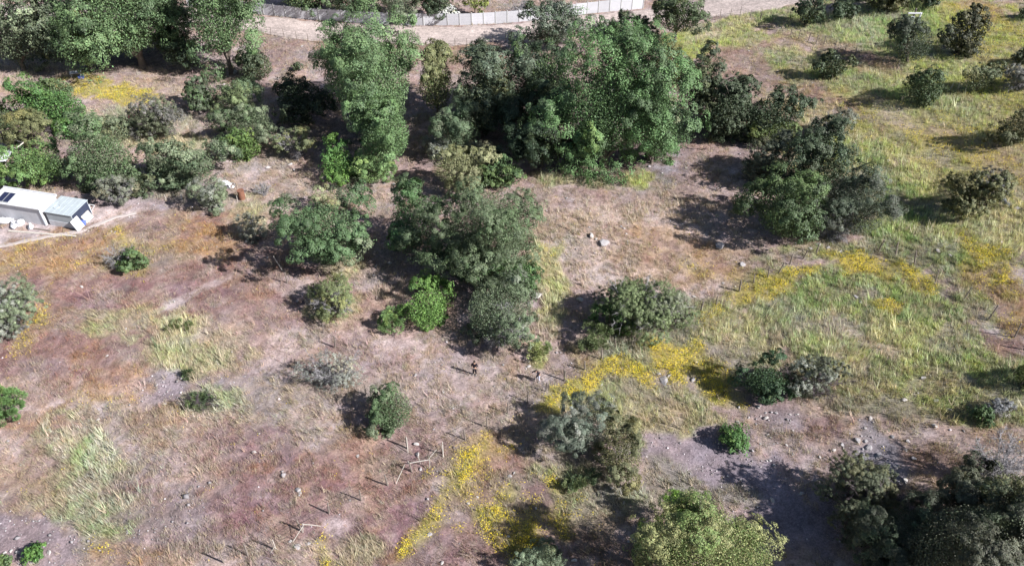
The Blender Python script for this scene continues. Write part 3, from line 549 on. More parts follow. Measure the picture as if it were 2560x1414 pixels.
def plant(name, label, cat, bbox, style, pal, th=0.0, asp=None, group=None, pal2=None, mix=0.3, twig=None, seed=None, nl=1.0, cov=1.0, lean=(0, 0), base=None):
    x0, y0, x1, y1 = bbox; cx, cy = (x0 + x1) / 2, (y0 + y1) / 2
    r = np.random.default_rng(int(abs(x0 * 7 + y0 * 13 + x1 * 3)) + 5 if seed is None else seed)
    st = dict(STY[style]); st['cov'] *= 1.6; asp = asp or (1.05 if style == 'weep' else (0.84 if (x1 - x0) > 140 else 0.72) if style in ('broad', 'dense', 'fine') else 0.82)
    cyc = cy; zc = 1.0
    for k in range(6):
        p = at(cx, cyc, zc); s = scale_at(p); d = ray(cx, cyc); sd = -d[2] / np.linalg.norm(d); cd = math.sqrt(1 - sd * sd)
        Wm = (x1 - x0) / 2 / s; Vm = (y1 - y0) / 2 / s
        c = asp * Wm; q = Vm ** 2 - (c * cd) ** 2
        ry = math.sqrt(max(q, 0)) / sd
        if ry < 0.6 * Wm:
            ry = min(0.6 * Wm, 0.9 * Vm / sd); c = math.sqrt(max(Vm ** 2 - (ry * sd) ** 2, 0.01)) / cd
        if ry > 1.3 * Wm:
            ry = 1.3 * Wm; c = math.sqrt(max(Vm ** 2 - (ry * sd) ** 2, 0.01)) / cd
        c = max(c, 0.3 * Wm); zc = th + 0.92 * c
    bx, by = p[0], p[1]; bz = float(hb(bx, by))
    if base is not None:      # stands at a given spot of the land; the crown is lifted to where it is seen
        g = at(cx, base); bx, by, bz = g[0], g[1], float(hb(g[0], g[1])); d = ray(cx, cyc)
        tt = by / d[1]; zc = max(0.75 * c, CAMH + d[2] * tt - bz); th = max(0.8, zc - 0.8 * c)
    root = empty(name, (bx, by, bz), label, cat, group)
    D = float(np.linalg.norm(p - CAMP)); fs = max(0.75, min(1.5, D / 80.0))
    rad = np.array([Wm, ry, c]) * (1.06 if style == 'weep' else 1.17 if style in ('broad', 'dense', 'fine') and Wm > 1.3 else 1.10); cen = np.array([lean[0], lean[1], zc])
    # lobes: centres spread through an uneven ellipsoid, each with its own size and tint
    nlob = max(6, int(st['lob'] * nl * (0.8 + 0.13 * Wm)))
    dirs = unit(r.normal(size=(nlob, 3)) + np.array([0, 0, 0.25]))
    pw_ = 2.9 if style == 'weep' else 2.5     # blunter than an ellipsoid
    dirs = dirs / (np.abs(dirs) ** pw_).sum(1, keepdims=True) ** (1 / pw_)
    lr = st['lr'] * np.exp(r.normal(0, 0.22, nlob)) * 0.95
    off = np.clip(1.0 - lr, 0.35, 0.8)[:, None] * r.uniform(0.48 if style == 'weep' else 0.55, 1.2, (nlob, 1))
    LC = dirs * off; LR = lr
    if style in ('weep', 'broad', 'dense', 'fine') and Wm > 1.3:
        KT = int(np.clip(3.5 + 0.8 * Wm, 4, 9))
        td = unit(r.normal(size=(KT, 3)) + np.array([0, 0, 0.3])); td = td / (np.abs(td) ** pw_).sum(1, keepdims=True) ** (1 / pw_)
        TC = td * r.uniform(0.44, 0.78, (KT, 1)); TR = r.uniform(0.36, 0.50, KT)
        nlob = KT * int(np.clip(3 + 0.7 * Wm, 4, 7)); tk = np.arange(nlob) % KT
        dd = unit(r.normal(size=(nlob, 3)) + np.array([0, 0, 0.25]) + td[tk] * 0.4)
        LC = TC[tk] + dd * (TR[tk] * r.uniform(0.5, 0.72, nlob))[:, None] * (np.array([1, 1, 1.35]) if style == 'weep' else 1.0)
        lr = TR[tk] * 0.56 * np.exp(r.normal(0, 0.16, nlob)); LR = lr; dirs = unit(LC)
    if style == 'weep':
        lrz = LR * r.uniform(0.9, 1.5, nlob)
    else:
        lrz = LR * r.uniform(0.75, 1.05, nlob)
    Aproj = math.pi * Wm * Vm
    a0, b0 = st['a'] * fs * 0.72, st['b'] * fs * 0.72
    n = int(st['cov'] * cov * Aproj / (2 * a0 * b0)); n = max(60, min(n, 220000))
    pw = LR ** 2; li = r.choice(nlob, n, p=pw / pw.sum())
    mr = float(np.mean(rad)); Rm = float(np.median(LR)) * mr
    cl = min((0.62 if style == 'weep' else 0.24 if style in ('thorn', 'dead', 'open') else 0.46) * fs, 0.55 * Rm) * (0.92 if style in ('dense', 'fine') else 1.0)      # radius of one leaf clump, metres
    nsub = int(np.clip(4 * math.pi * Rm * Rm / (cl * cl * 4.6), 8, 170))
    sub = unit(r.normal(size=(nlob, nsub, 3)) + np.array([0, 0, 0.3]) + dirs[:, None] * 0.5)
    si = r.integers(0, nsub, n)
    sd_ = sub[li, si]
    bump = (1 + 0.20 * r.normal(size=(nlob, nsub)))[li, si][:, None]
    odir = unit(r.normal(size=(n, 3)) + sd_ * 1.1 + np.array([0, 0, 0.35]))
    orad = cl * r.uniform(0.15 if style in ('thorn', 'dead', 'open') else 0.72, 1.06, (n, 1)) * np.exp(0.25 * r.normal(size=(nlob, nsub)))[li, si][:, None]
    osc = np.array([1.0, 1.0, 1.25]) if style == 'weep' else np.array([1., 1., 0.85])
    P = (LC[li] + sd_ * 0.9 * bump * np.column_stack([LR[li], LR[li], lrz[li]])) * rad + cen + odir * orad * osc
    ldir = unit(odir * 0.95 + sd_ * 0.45)
    mn = min(Wm, ry, c)
    if style == 'weep':   # hanging sprays: leaves strung downwards from the clumps
        dr = r.random(n) < 0.14
        P[dr, 2] -= r.exponential(0.35, dr.sum()) * min(1.0, c / 3)
    if style in ('weep', 'broad', 'dense', 'fine'):     # inner leaves on the limbs, behind the outer clumps
        fi = r.random(n) < 0.20; nf = int(fi.sum())
        Lw = float(np.clip(0.55 * mr, 0.7, 2.4)); fld = np.zeros(n)
        for q in range(7):
            kv = unit(r.normal(size=(1, 3)))[0] * 2 * math.pi / (Lw * r.uniform(0.55, 1.2)); fld += np.sin(P @ kv + r.random() * 6.28)
        drop = (fld < (-0.45 if style == 'weep' else -0.95)) & ~fi
        P[fi] = unit(r.normal(size=(nf, 3))) * (r.random((nf, 1)) ** (1 / 3)) * 0.68 * rad + cen
        ldir[fi] = unit(r.normal(size=(nf, 3)))
        kp = ~drop; P = P[kp]; ldir = ldir[kp]; li = li[kp]; si = si[kp]; sd_ = sd_[kp]; n = len(P)
    low = P[:, 2] < 0.04; P[low, 2] = r.uniform(0.03, 0.25, low.sum())
    N = unit(ldir * 1.1 + np.array([0, 0, 0.22]) + r.normal(0, 0.26, (n, 3)))
    T = None
    if style == 'weep': T = np.column_stack([r.normal(0, 0.8, n), r.normal(0, 0.8, n), -np.ones(n)])
    if style == 'fern': T = unit(ldir + np.array([0, 0, 0.2]) + r.normal(0, 0.2, (n, 3))); N = unit(np.cross(T, r.normal(size=(n, 3))))
    pal = np.asarray(pal, float); p2 = np.asarray(pal2 if pal2 is not None else pal * np.array([1.25, 1.1, 0.9]), float)
    pal = pal * 0.84 + pal.mean() * 0.16; p2 = p2 * 0.84 + p2.mean() * 0.16
    lobe_mix = (r.random(nlob) < mix).astype(float)
    tint = np.exp(r.normal(0, 0.14, (nlob, 1)))
    base = (pal[None] * (1 - lobe_mix[:, None]) + p2[None] * lobe_mix[:, None]) * tint
    stint = np.exp(r.normal(0, 0.16, (nlob, nsub, 1)))
    colr = np.array([1.15, 1.25, 1.03]) * (1.38 if style == 'weep' else 1.16) * base[li] * stint[li, si] * np.exp(r.normal(0, 0.15, (n, 1))) * (1 + r.normal(0, 0.04, (n, 3)))  # leaf colour lightened, most on weeping crowns, to reach sunlit clump brightness
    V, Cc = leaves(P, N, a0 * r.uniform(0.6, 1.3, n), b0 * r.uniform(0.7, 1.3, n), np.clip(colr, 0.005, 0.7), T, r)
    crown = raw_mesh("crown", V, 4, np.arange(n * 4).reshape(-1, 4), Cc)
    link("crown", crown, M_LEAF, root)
    # trunk and limbs, or a bundle of thorny stems
    S = []
    if style in ('thorn', 'dead', 'open'):
        nt_ = {'thorn': 13, 'dead': 15, 'open': 8}[style]
        tr = max(0.015, 0.014 * mn)
        tips = unit(r.normal(size=(nt_, 3)) + np.array([0, 0, 0.5])) * rad * r.uniform(0.6, 0.95, (nt_, 1)) + cen
        tips[:, 2] = np.maximum(tips[:, 2], 0.15)
        main = grow_limbs(r, tips, tr * 2.6, max(th, 0.0) * 0.5, 0.05 * Wm)
        if th > 0: main += [(np.array([0, 0, -0.2]), np.array([0, 0, th * 0.5]), tr * 5, tr * 4)]
        S += main
        for (q0, q1, u0, u1) in main:
            for k in range({'thorn': 5, 'dead': 7, 'open': 2}[style]):
                f = r.random(); s0 = q0 + (q1 - q0) * f
                dv = unit((unit(q1 - q0) * 0.8 + r.normal(0, 0.6, 3) + (s0 - cen) / rad * 0.3)[None])[0]
                L = mn * r.uniform(0.18, 0.42); s1 = s0 + dv * L
                s1[2] = max(s1[2], 0.05)
                S.append((s0, s1, tr * 0.9, tr * 0.55))
                for m in range({'thorn': 4, 'dead': 6, 'open': 2}[style]):
                    g = r.uniform(0.3, 1.0); w0 = s0 + (s1 - s0) * g
                    w1 = w0 + unit((dv + r.normal(0, 0.75, 3))[None])[0] * L * r.uniform(0.35, 0.7)
                    w1[2] = max(w1[2], 0.04)
                    S.append((w0, w1, tr * 0.55, tr * 0.25))
        mt = twig or (M_TWIG if style != 'open' else M_BARK)
    else:
        pick = LC[r.permutation(nlob)[:min(nlob, 9)]] * rad * 0.8 + cen
        tr = max(0.05, 0.045 * mn)
        if th > 0:
            S += [(np.array([0, 0, -0.3]), np.array([0.03, 0.02, th * 0.6]), tr * 2.0, tr * 1.5), (np.array([0.03, 0.02, th * 0.6]), np.array([0, 0, th + 0.2]), tr * 1.5, tr * 1.2)]
            S += grow_limbs(r, pick, tr, th, 0.02)
        else:
            S += grow_limbs(r, pick, tr * 0.8, 0.0, 0.03 * Wm)
        mt = twig or M_BARK
    if th > 0 and style in ('thorn', 'dead', 'open'): S.append((np.array([0, 0, -0.1]), np.array([0, 0, th * 0.55]), tr * 3, tr * 2.4))
    Vs, Is = segs_mesh(S, 6 if style not in ('thorn', 'dead') else 3)
    link("trunk" if th > 0 or style in ('weep',) else "stems", raw_mesh("stems", Vs, 4, Is), mt, root)
    return root

PEP = (.100, .148, .074); PEPD = (.070, .104, .058); DK = (.050, .068, .046); DKG = (.067, .081, .057); MID = (.088, .125, .068)
GG = (.135, .152, .108); OLV = (.15, .145, .075); OLY = (.21, .20, .095); BRT = (.115, .20, .05); GRY = (.19, .185, .19); SIL = (.24, .27, .24)
PB = 'pepper trees'; SB = 'evergreen trees and bushes'; TB = 'thorny and dry bushes'
PL = [
 # behind the wall
 ('tree','dark green tree behind the wall overhanging its shaded panels','tree',(690,-75,850,36),'broad',MID,dict(base=38,group=SB)),
 ('tree','dark leafy tree behind the wall just before the gate','tree',(810,-65,960,42),'broad',MID,dict(base=45,group=SB,pal2=DKG,mix=.5)),
 ('tree','grey green tree behind the wall, past the gate','tree',(945,-60,1060,46),'fine',DKG,dict(base=50,group=SB,pal2=GG,mix=.4)),
 ('bush','dark round bush by the white blossom behind the wall','bush',(1040,-40,1140,36),'broad',DK,dict(base=54,group=SB)),
 ('bush','white blossoming bush against the back of the wall','bush',(1095,14,1152,42),'open',(.72,.72,.70),dict(base=55,group=SB,cov=1.3)),
 ('bush','yellow green bush standing behind the white wall','bush',(1160,-40,1215,28),'fine',(.17,.2,.05),dict(base=40,group=SB)),
 ('dry_bush','bare grey bush on pale ground behind the wall','dry bush',(1240,2,1345,36),'dead',GRY,dict(group=TB,twig=M_TWIG)),
 ('bush','dark low bush among the pale ground far behind wall','bush',(1310,0,1335,24),'broad',DK,dict(group=SB)),
 # far left
 ('tree','big grey green tree in the upper left corner','tree',(-110,0,150,165),'broad',GG,dict(th=1.5,group=SB,pal2=DKG,mix=.55)),
 ('tree','dark olive tree in the shade beside the first pepper tree','tree',(110,15,270,150),'broad',DK,dict(th=2,group=SB,pal2=(.1,.1,.04),mix=.2)),
 ('pepper_tree','big drooping pepper tree, leftmost along the road','tree',(175,-120,445,166),'weep',PEP,dict(th=1.5,group=PB,pal2=PEPD,mix=.3)),
 ('tree','dark tree between the two drooping pepper trees','tree',(385,20,490,120),'broad',DK,dict(th=2,group=SB)),
 ('pepper_tree','tall pepper tree beside the left end of the wall','tree',(455,-120,622,168),'weep',PEP,dict(th=2,asp=1.4,group=PB,pal2=PEPD,mix=.4)),
 ('bush','small dark bush beside the pale boulders under the pepper tree','bush',(598,132,690,208),'broad',DKG,dict(group=SB)),
 ('bush','tiny green bush alone on the pinkish field by road','bush',(728,158,756,176),'broad',DK,dict(group=SB)),
 ('bush','round dark green bush behind the yellow flowers, left side','bush',(92,190,192,262),'dense',MID,dict(group=SB)),
 ('bush','long glossy green bush beside the yellow flower meadow','bush',(42,215,232,330),'broad',(.07,.14,.05),dict(group=SB,lean=(0,0))),
 ('thorn_bush','olive brown thorn bush beside the pale pole frame','thorn bush',(-10,272,142,378),'thorn',OLV,dict(group=TB,cov=2.2,twig=M_DTWIG)),
 ('bush','dark green bush cut by the left edge above the frame','bush',(-50,258,40,315),'broad',MID,dict(group=SB)),
 ('tree','bright green tree right behind the white shed','tree',(0,358,178,462),'dense',(.09,.15,.055),dict(th=.8,group=SB)),
 ('tree','mid green bushy tree behind the grey bush by the shed','tree',(150,318,348,472),'dense',(.085,.125,.065),dict(th=.6,group=SB,pal2=GG,mix=.3)),
 ('thorn_bush','purple grey thorn bush below the yellow flower meadow','thorn bush',(318,243,468,348),'thorn',(.12,.125,.09),dict(group=TB,cov=2.4,pal2=(.16,.14,.16),mix=.5,twig=M_DTWIG)),
 ('bush','red flowering twiggy bush next to the purple grey thorn bush','bush',(312,285,340,318),'open',(.2,.06,.09),dict(group=SB)),
 ('bush','dark green bush left of the grey green bush pair','bush',(450,204,560,278),'broad',DKG,dict(group=SB,pal2=MID)),
 ('tree','pale topped green tree by the pinkish field','tree',(535,194,642,296),'fine',(.10,.135,.085),dict(group=SB)),
 ('bush','grey green bush hanging over the dark ground shadow','bush',(545,268,706,368),'fine',GG,dict(group=SB,pal2=MID,mix=.35)),
 ('bush','fresh green bush under the grey green bush','bush',(560,332,665,404),'broad',(.09,.14,.045),dict(group=SB)),
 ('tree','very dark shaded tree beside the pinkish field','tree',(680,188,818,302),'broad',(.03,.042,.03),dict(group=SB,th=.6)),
 ('thorn_tree','small umbrella shaped thorn tree with visible bent stem','thorn tree',(688,318,782,388),'thorn',(.16,.17,.10),dict(group=TB,th=1.0,cov=2.)),
 ('bush','wide dark green bush above the grey shed yard','bush',(345,355,556,474),'broad',(.07,.095,.06),dict(group=SB,pal2=GG,mix=.35)),
 ('thorn_bush','grey thorn bush on top of the wide dark bush','thorn bush',(515,358,582,402),'thorn',GRY,dict(group=TB,cov=2.)),
 ('thorn_tree','rounded grey thorn tree standing by the sheds','thorn tree',(238,438,338,506),'thorn',(.17,.165,.155),dict(group=TB,th=.7,cov=2.6)),
 ('bush','half green half grey bush near the white sack','bush',(478,428,572,528),'fine',GG,dict(group=SB,pal2=GRY,mix=.45,cov=.8)),
 ('dry_bush','tiny grey dry bush beyond the rusty drum','dry bush',(632,456,682,490),'dead',GRY,dict(group=TB)),
 ('thorn_bush','grey thorn bush throwing a dark shadow by its green neighbour','thorn bush',(576,535,668,604),'thorn',GRY,dict(group=TB,cov=2.)),
 ('tree','round glossy green tree alone in the middle of field','tree',(712,488,924,682),'broad',(.078,.125,.065),dict(group=SB,pal2=GG,mix=.3,th=.3)),
 ('bush','pale dry bush crowning behind the round green tree','bush',(770,470,870,530),'fine',(.2,.2,.13),dict(group=SB,cov=.6)),
 # centre
 ('pepper_tree','tall ragged pepper tree in the centre below the road','tree',(802,62,1060,345),'weep',PEP,dict(th=1.4,asp=.9,group=PB,pal2=PEPD,mix=.35,nl=1.2)),
 ('pepper_tree','low pepper tree hanging under the tall ragged one','tree',(880,240,1046,432),'weep',(.085,.135,.06),dict(th=.6,group=PB,pal2=PEPD,mix=.4)),
 ('tree','brownish olive tree behind the tall ragged pepper tree','tree',(1036,128,1142,292),'broad',OLV,dict(group=SB,pal2=(.09,.12,.06),mix=.4,th=1)),
 ('bush','blue grey green bush between the two pepper tree crowns','bush',(1070,262,1188,400),'fine',(.095,.13,.085),dict(group=SB,pal2=GG)),
 ('thorn_bush','dull grey thorn bush beneath the blue grey bush','thorn bush',(1050,325,1135,405),'thorn',GRY,dict(group=TB,cov=2.)),
 ('bush','bright leafy green bush with shadow on its left','bush',(798,358,894,458),'broad',(.075,.155,.045),dict(group=SB)),
 ('bush','feathery light green bush beside the bright leafy one','bush',(876,372,984,468),'fine',(.13,.20,.085),dict(group=SB)),
 ('tree','dark blue green tree at left of the largest pepper tree','tree',(1165,118,1345,305),'broad',DKG,dict(th=1.5,group=SB,pal2=(.10,.12,.10),mix=.25)),
 ('tree','blue grey tree beside the road with shadow across it','tree',(1308,12,1482,115),'broad',(.085,.105,.085),dict(th=1.2,group=SB,pal2=(.14,.15,.14),mix=.3)),
 ('pepper_tree','yellowish green pepper tree joined to the largest one','tree',(1285,112,1450,320),'weep',(.088,.13,.06),dict(th=1.2,asp=.9,group=PB,pal2=DK,mix=.35)),
 ('pepper_tree','largest pepper tree with a broad drooping crown','tree',(1345,128,1704,420),'weep',(.082,.140,.062),dict(th=1.2,asp=.86,seed=31,group=PB,pal2=PEPD,mix=.4,nl=1.5)),
 ('pepper_tree','narrow hanging pepper tree at the foot of the largest','tree',(1428,250,1528,432),'weep',(.10,.165,.07),dict(th=.5,asp=1.5,group=PB)),
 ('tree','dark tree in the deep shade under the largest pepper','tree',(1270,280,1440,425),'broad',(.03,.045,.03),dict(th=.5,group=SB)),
 ('tree','orange tinged olive tree touching the largest pepper tree','tree',(1625,112,1722,235),'broad',(.15,.13,.05),dict(th=1,group=SB)),
 ('tree','dark evergreen with ragged top right of the olive tree','tree',(1685,138,1785,300),'broad',DKG,dict(th=.6,group=SB)),
 ('bush','silvery lace bush at the pepper tree edge','bush',(1648,250,1712,332),'open',SIL,dict(group=SB,cov=1.5)),
 ('tree','spiky dark green tree reaching toward the pink slope','tree',(1730,188,1872,335),'open',DKG,dict(th=.5,group=SB,cov=2.2)),
 ('tree','dark green tree next to the grey thorn bush on slope','tree',(1850,238,2012,355),'broad',DK,dict(th=.3,group=SB,pal2=DKG)),
 ('tree','round tree with a bare trunk beside the dirt road','tree',(1633,-12,1758,92),'broad',(.075,.095,.055),dict(th=1.6,group=SB)),
 ('bush','thin dark bush between the road and the pepper tree','bush',(1508,28,1582,84),'open',DKG,dict(group=SB,cov=1.3)),
 ('bush','low grey green bush in the road tree shadow','bush',(1568,42,1645,98),'open',DKG,dict(group=SB,cov=1.4)),
 ('thorn_bush','mauve grey thorn bush at the foot of the grassy slope','thorn bush',(2022,274,2132,348),'thorn',(.15,.145,.14),dict(group=TB,cov=2.4)),
 ('thorn_bush','greyish thorn bush at the back of the dark thicket','thorn bush',(1850,335,2000,450),'thorn',(.095,.1,.085),dict(group=TB,cov=3.2,twig=M_DTWIG)),
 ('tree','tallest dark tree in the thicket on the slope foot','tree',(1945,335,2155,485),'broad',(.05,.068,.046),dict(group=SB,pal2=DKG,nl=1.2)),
 ('tree','green lit tree at the front of the dark thicket','tree',(1870,430,2085,615),'broad',(.06,.085,.045),dict(group=SB,pal2=(.085,.12,.05),mix=.3)),
 ('tree','grey dark tree forming the right flank of the thicket','tree',(2040,425,2230,605),'fine',(.066,.078,.062),dict(group=SB,pal2=(.10,.10,.095),mix=.35)),
 ('dry_bush','bare lilac twigs at the front of the dark thicket','dry bush',(2030,525,2160,605),'dead',GRY,dict(group=TB)),
 ('tree','cream and olive leaved tree behind the big grey green tree','tree',(1068,372,1232,480),'fine',(.22,.205,.125),dict(group=SB,pal2=OLV,mix=.4,th=.5)),
 ('thorn_bush','purple grey thorn bush in front of the deep shade','thorn bush',(1130,355,1285,420),'thorn',(.2,.19,.16),dict(group=TB,cov=2.4)),
 ('bush','plain green bush between cream tree and big grey tree','bush',(1198,398,1322,474),'broad',(.065,.105,.05),dict(group=SB)),
 ('dry_bush','silver grey spray of bare twigs at the shade edge','dry bush',(1268,370,1314,425),'dead',SIL,dict(group=TB)),
 ('tree','big round grey green tree in the middle','tree',(1082,452,1354,696),'dense',(.096,.118,.076),dict(th=.8,group=SB,pal2=(.08,.11,.06),mix=.3,nl=1.2)),
 ('tree','lumpy green tree left of the big grey green tree','tree',(962,472,1104,638),'broad',(.08,.11,.065),dict(group=SB,pal2=(.07,.13,.055),mix=.4)),
 ('bush','dark green bush where the two grey green trees meet','bush',(1190,630,1342,730),'broad',(.07,.12,.05),dict(group=SB,pal2=GG)),
 ('tree','tall grey green tree with bare twigs above the walkers','tree',(1150,676,1334,872),'dense',(.10,.122,.082),dict(seed=41,group=SB,pal2=(.15,.16,.14),mix=.35)),
 ('dry_bush','tangle of bare silver twigs on the tall grey tree','dry bush',(1195,765,1325,872),'dead',GRY,dict(group=TB)),
 ('bush','vivid green round bush at the edge of the shade','bush',(1006,704,1130,834),'broad',BRT,dict(group=SB,pal2=(.09,.16,.05))),
 ('fern_bush','spiky pale green plant beside the vivid green bush','plant',(944,772,1014,838),'fern',(.13,.2,.08),dict(group=SB)),
 ('thorn_bush','see-through olive thorn bush below the round tree','thorn bush',(772,688,892,802),'thorn',(.15,.165,.085),dict(group=TB,cov=2.2)),
 ('dry_bush','rounded pale grey bush beside the shaded green grass','dry bush',(735,868,905,974),'thorn',(.22,.21,.23),dict(group=TB,cov=.55)),
 ('tree','small dark green tree with a long shadow by the fence','tree',(922,962,1042,1088),'dense',(.07,.105,.055),dict(group=SB,pal2=GG,mix=.3)),
 ('thorn_bush','broad hazy thorn bush beside the upper fence line','thorn bush',(1468,690,1732,850),'thorn',(.135,.16,.085),dict(group=TB,cov=3.0,asp=.58,pal2=(.18,.18,.15),mix=.3)),
 ('bush','green leafy bush in front of the broad hazy thorn bush','bush',(1466,755,1600,848),'open',(.09,.15,.05),dict(group=SB,cov=1.3)),
 ('bush','grass green clump at the foot of broad thorn bush','bush',(1455,815,1540,885),'fern',(.10,.12,.06),dict(group=SB)),
 ('bush','blue grey bush with a big shadow over the fence','bush',(1382,995,1545,1135),'fine',(.12,.135,.125),dict(group=SB,pal2=GRY,mix=.4)),
 ('bush','brownish olive bush in front of the blue grey bush','bush',(1488,1055,1618,1215),'dense',(.12,.115,.07),dict(group=SB)),
 ('bush','small bright bush alone on the bare purple soil','bush',(1800,1052,1872,1132),'broad',(.075,.145,.05),dict(group=SB)),
 ('bush','low dark green bush beside the brown twiggy thicket','bush',(1846,908,1988,1004),'broad',(.05,.085,.05),dict(group=SB)),
 ('thorn_bush','brown twiggy thicket beside the low dark green bush','thorn bush',(1950,898,2120,1004),'thorn',(.11,.11,.09),dict(group=TB,cov=2.4,twig=M_DTWIG,pal2=GRY,mix=.3)),
 ('tree','big olive yellow tree at the bottom edge','tree',(1612,1245,1965,1560),'dense',OLY,dict(th=.6,group=SB,pal2=(.13,.17,.06),mix=.35,nl=1.3)),
 ('fern_bush','lime green feathery bush on the olive yellow tree edge','bush',(1592,1238,1745,1385),'fern',(.13,.25,.05),dict(group=SB,cov=1.3)),
 ('thorn_tree','grey twiggy thorn tree above the dark ravine','thorn tree',(2050,1135,2260,1305),'thorn',(.11,.115,.085),dict(group=TB,cov=3.,twig=M_DTWIG,th=.5)),
 ('tree','large dark brown green tree in the bottom right corner','tree',(2240,1230,2640,1560),'dense',(.075,.072,.06),dict(th=1.4,group=SB,pal2=(.075,.085,.06),mix=.4,nl=1.3)),
 ('tree','dark tree with pale leaf tips beside the ravine','tree',(2150,1250,2390,1470),'fine',(.058,.062,.05),dict(th=1.,group=SB,pal2=DK)),
 ('dead_tree','leafless grey tree with crooked limbs at right edge','dead tree',(2410,1075,2620,1215),'dead',GRY,dict(group=TB,th=1.)),
 ('tree','dark olive tree under the leafless grey tree','tree',(2425,1165,2640,1330),'broad',(.075,.08,.05),dict(th=.6,group=SB)),
 ('bush','grey green bush cut by the bottom edge','bush',(1285,1355,1410,1460),'fine',(.13,.155,.115),dict(group=SB)),
 ('tree','dark bushy tree filling the gap on the pink slope edge','tree',(1752,222,1905,352),'broad',DKG,dict(group=SB,th=.4,pal2=DK)),
 ('bush','yellow green low bush between the slope edge trees','bush',(1880,300,2000,372),'fine',(.12,.15,.06),dict(group=SB)),
 ('pepper_tree','right hand drooping skirt of pepper foliage by gravel path','pepper tree',(1575,235,1704,418),'weep',(.092,.15,.068),dict(th=.5,asp=1.3,group=PB,pal2=PEPD,mix=.3)),
 ('tree','shaded green tree between the two tall pepper groups','tree',(1140,190,1265,345),'broad',DKG,dict(th=.8,group=SB,pal2=OLV,mix=.25)),
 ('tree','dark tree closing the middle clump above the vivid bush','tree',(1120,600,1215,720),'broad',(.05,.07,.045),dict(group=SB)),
 ('bush','green bush on the right shoulder of the middle clump','bush',(1260,640,1350,725),'broad',(.08,.14,.06),dict(group=SB)),
 ('bush','dark bush joining the trees behind the shed','bush',(285,430,380,500),'broad',DKG,dict(group=SB)),
 ('bush','dull green bush joining the shed trees to the meadow','bush',(225,300,340,360),'fine',GG,dict(group=SB)),
 ('tree','grey brown scrub tree at the right border above corner','tree',(2330,1170,2520,1330),'dense',(.074,.074,.06),dict(th=1.5,group=SB)),
 ('tree','dark scrub tree against the bottom edge by ravine','tree',(2190,1340,2420,1530),'fine',(.058,.06,.05),dict(th=1.5,group=SB)),
 ('tree','brown green scrub tree filling the corner','tree',(2400,1310,2650,1540),'dense',(.068,.064,.052),dict(th=1.,group=SB)),
 ('thorn_bush','low dark scrub in the ravine shadow','thorn bush',(2090,1270,2240,1370),'thorn',(.08,.085,.065),dict(group=TB,cov=2.6,twig=M_DTWIG)),
 ('bush','leafy bush left of the bottom edge shadow','bush',(1405,1180,1500,1230),'fern',(.10,.13,.08),dict(group=SB)),
 ('tree','shaded dark tree between the blue green tree and largest pepper','tree',(1255,190,1405,345),'broad',DK,dict(group=SB,th=.6)),
 ('bush','dark green bush between the two drooping roadside peppers','bush',(395,80,500,170),'broad',DK,dict(group=SB,th=.8)),
 # left side
 ('thorn_bush','large grey and green bush at the left edge','thorn bush',(-90,695,84,860),'thorn',GG,dict(group=TB,cov=3.4,pal2=GRY,mix=.4)),
 ('bush','bright green tussock bush at the left edge','bush',(-50,978,62,1062),'fern',(.10,.17,.065),dict(group=SB,cov=1.3)),
 ('bush','small glossy green bush between white stones','bush',(56,1356,112,1404),'broad',(.06,.13,.035),dict(group=SB)),
 ('bush','small leafy bush cut by the bottom left edge','bush',(-10,1386,24,1424),'broad',(.07,.11,.05),dict(group=SB)),
 ('bush','low green half of a mound in the ochre field','bush',(296,628,382,680),'broad',(.075,.115,.055),dict(group=SB)),
 ('dry_bush','dry grey half of a mound in the ochre field','dry bush',(248,612,345,668),'dead',GRY,dict(group=TB)),
 ('dry_bush','fallen dark brushwood lying above the tall pale grass','brushwood',(432,978,562,1030),'dead',DK,dict(group=TB,twig=M_DTWIG)),
 ('bush','dark creeping bush on the fallen brushwood','bush',(468,985,556,1024),'fern',(.06,.085,.05),dict(group=SB)),
 ('bush','dark tuft at the top of the straw patch','bush',(414,800,472,826),'fern',(.08,.1,.05),dict(group=SB)),
 ('bush','tiny dark tuft on the purple bare patch','bush',(450,924,486,946),'fern',(.06,.08,.04),dict(group=SB)),
 ('bush','light green leafy clump where the two walkers stand','bush',(1318,852,1372,902),'fern',(.17,.2,.10),dict(group=SB)),
 # right slope
 ('bush','dark bush on the slope nearest the road end','bush',(1988,-6,2056,66),'broad',DK,dict(group=SB)),
 ('bush','dark small tree second from the road end','bush',(2080,-20,2140,46),'broad',DK,dict(group=SB)),
 ('bush','wide brownish bush at the top edge of slope','bush',(2140,-60,2285,28),'broad',(.08,.075,.045),dict(group=SB)),
 ('bush','dark bush at the top edge beside lime grass','bush',(2290,-40,2346,14),'broad',DK,dict(group=SB)),
 ('tree','grey dark tree around the pole with white box','tree',(2234,46,2338,165),'fine',(.072,.08,.068),dict(group=SB,pal2=DK)),
 ('bush','dark twin of the pole tree, right beside it','bush',(2340,42,2474,136),'broad',(.05,.052,.04),dict(group=SB)),
 ('bush','round dark green bush with black shadow on slope','bush',(2262,168,2362,270),'dense',(.05,.07,.038),dict(asp=.95,seed=4,group=SB)),
 ('bush','hazy olive bush right of the round dark one','bush',(2396,164,2496,234),'fine',(.11,.12,.08),dict(seed=9,group=SB,cov=.8)),
 ('bush','small dark bush below the slope fence','bush',(2040,140,2128,198),'broad',(.055,.07,.045),dict(group=SB)),
 ('bush','dark olive bush at the right edge above mid slope','bush',(2480,278,2610,368),'fine',(.085,.085,.05),dict(group=SB)),
 ('bush','olive bush on the flowery right slope','bush',(2352,418,2520,548),'open',(.12,.115,.065),dict(group=SB,cov=2.)),
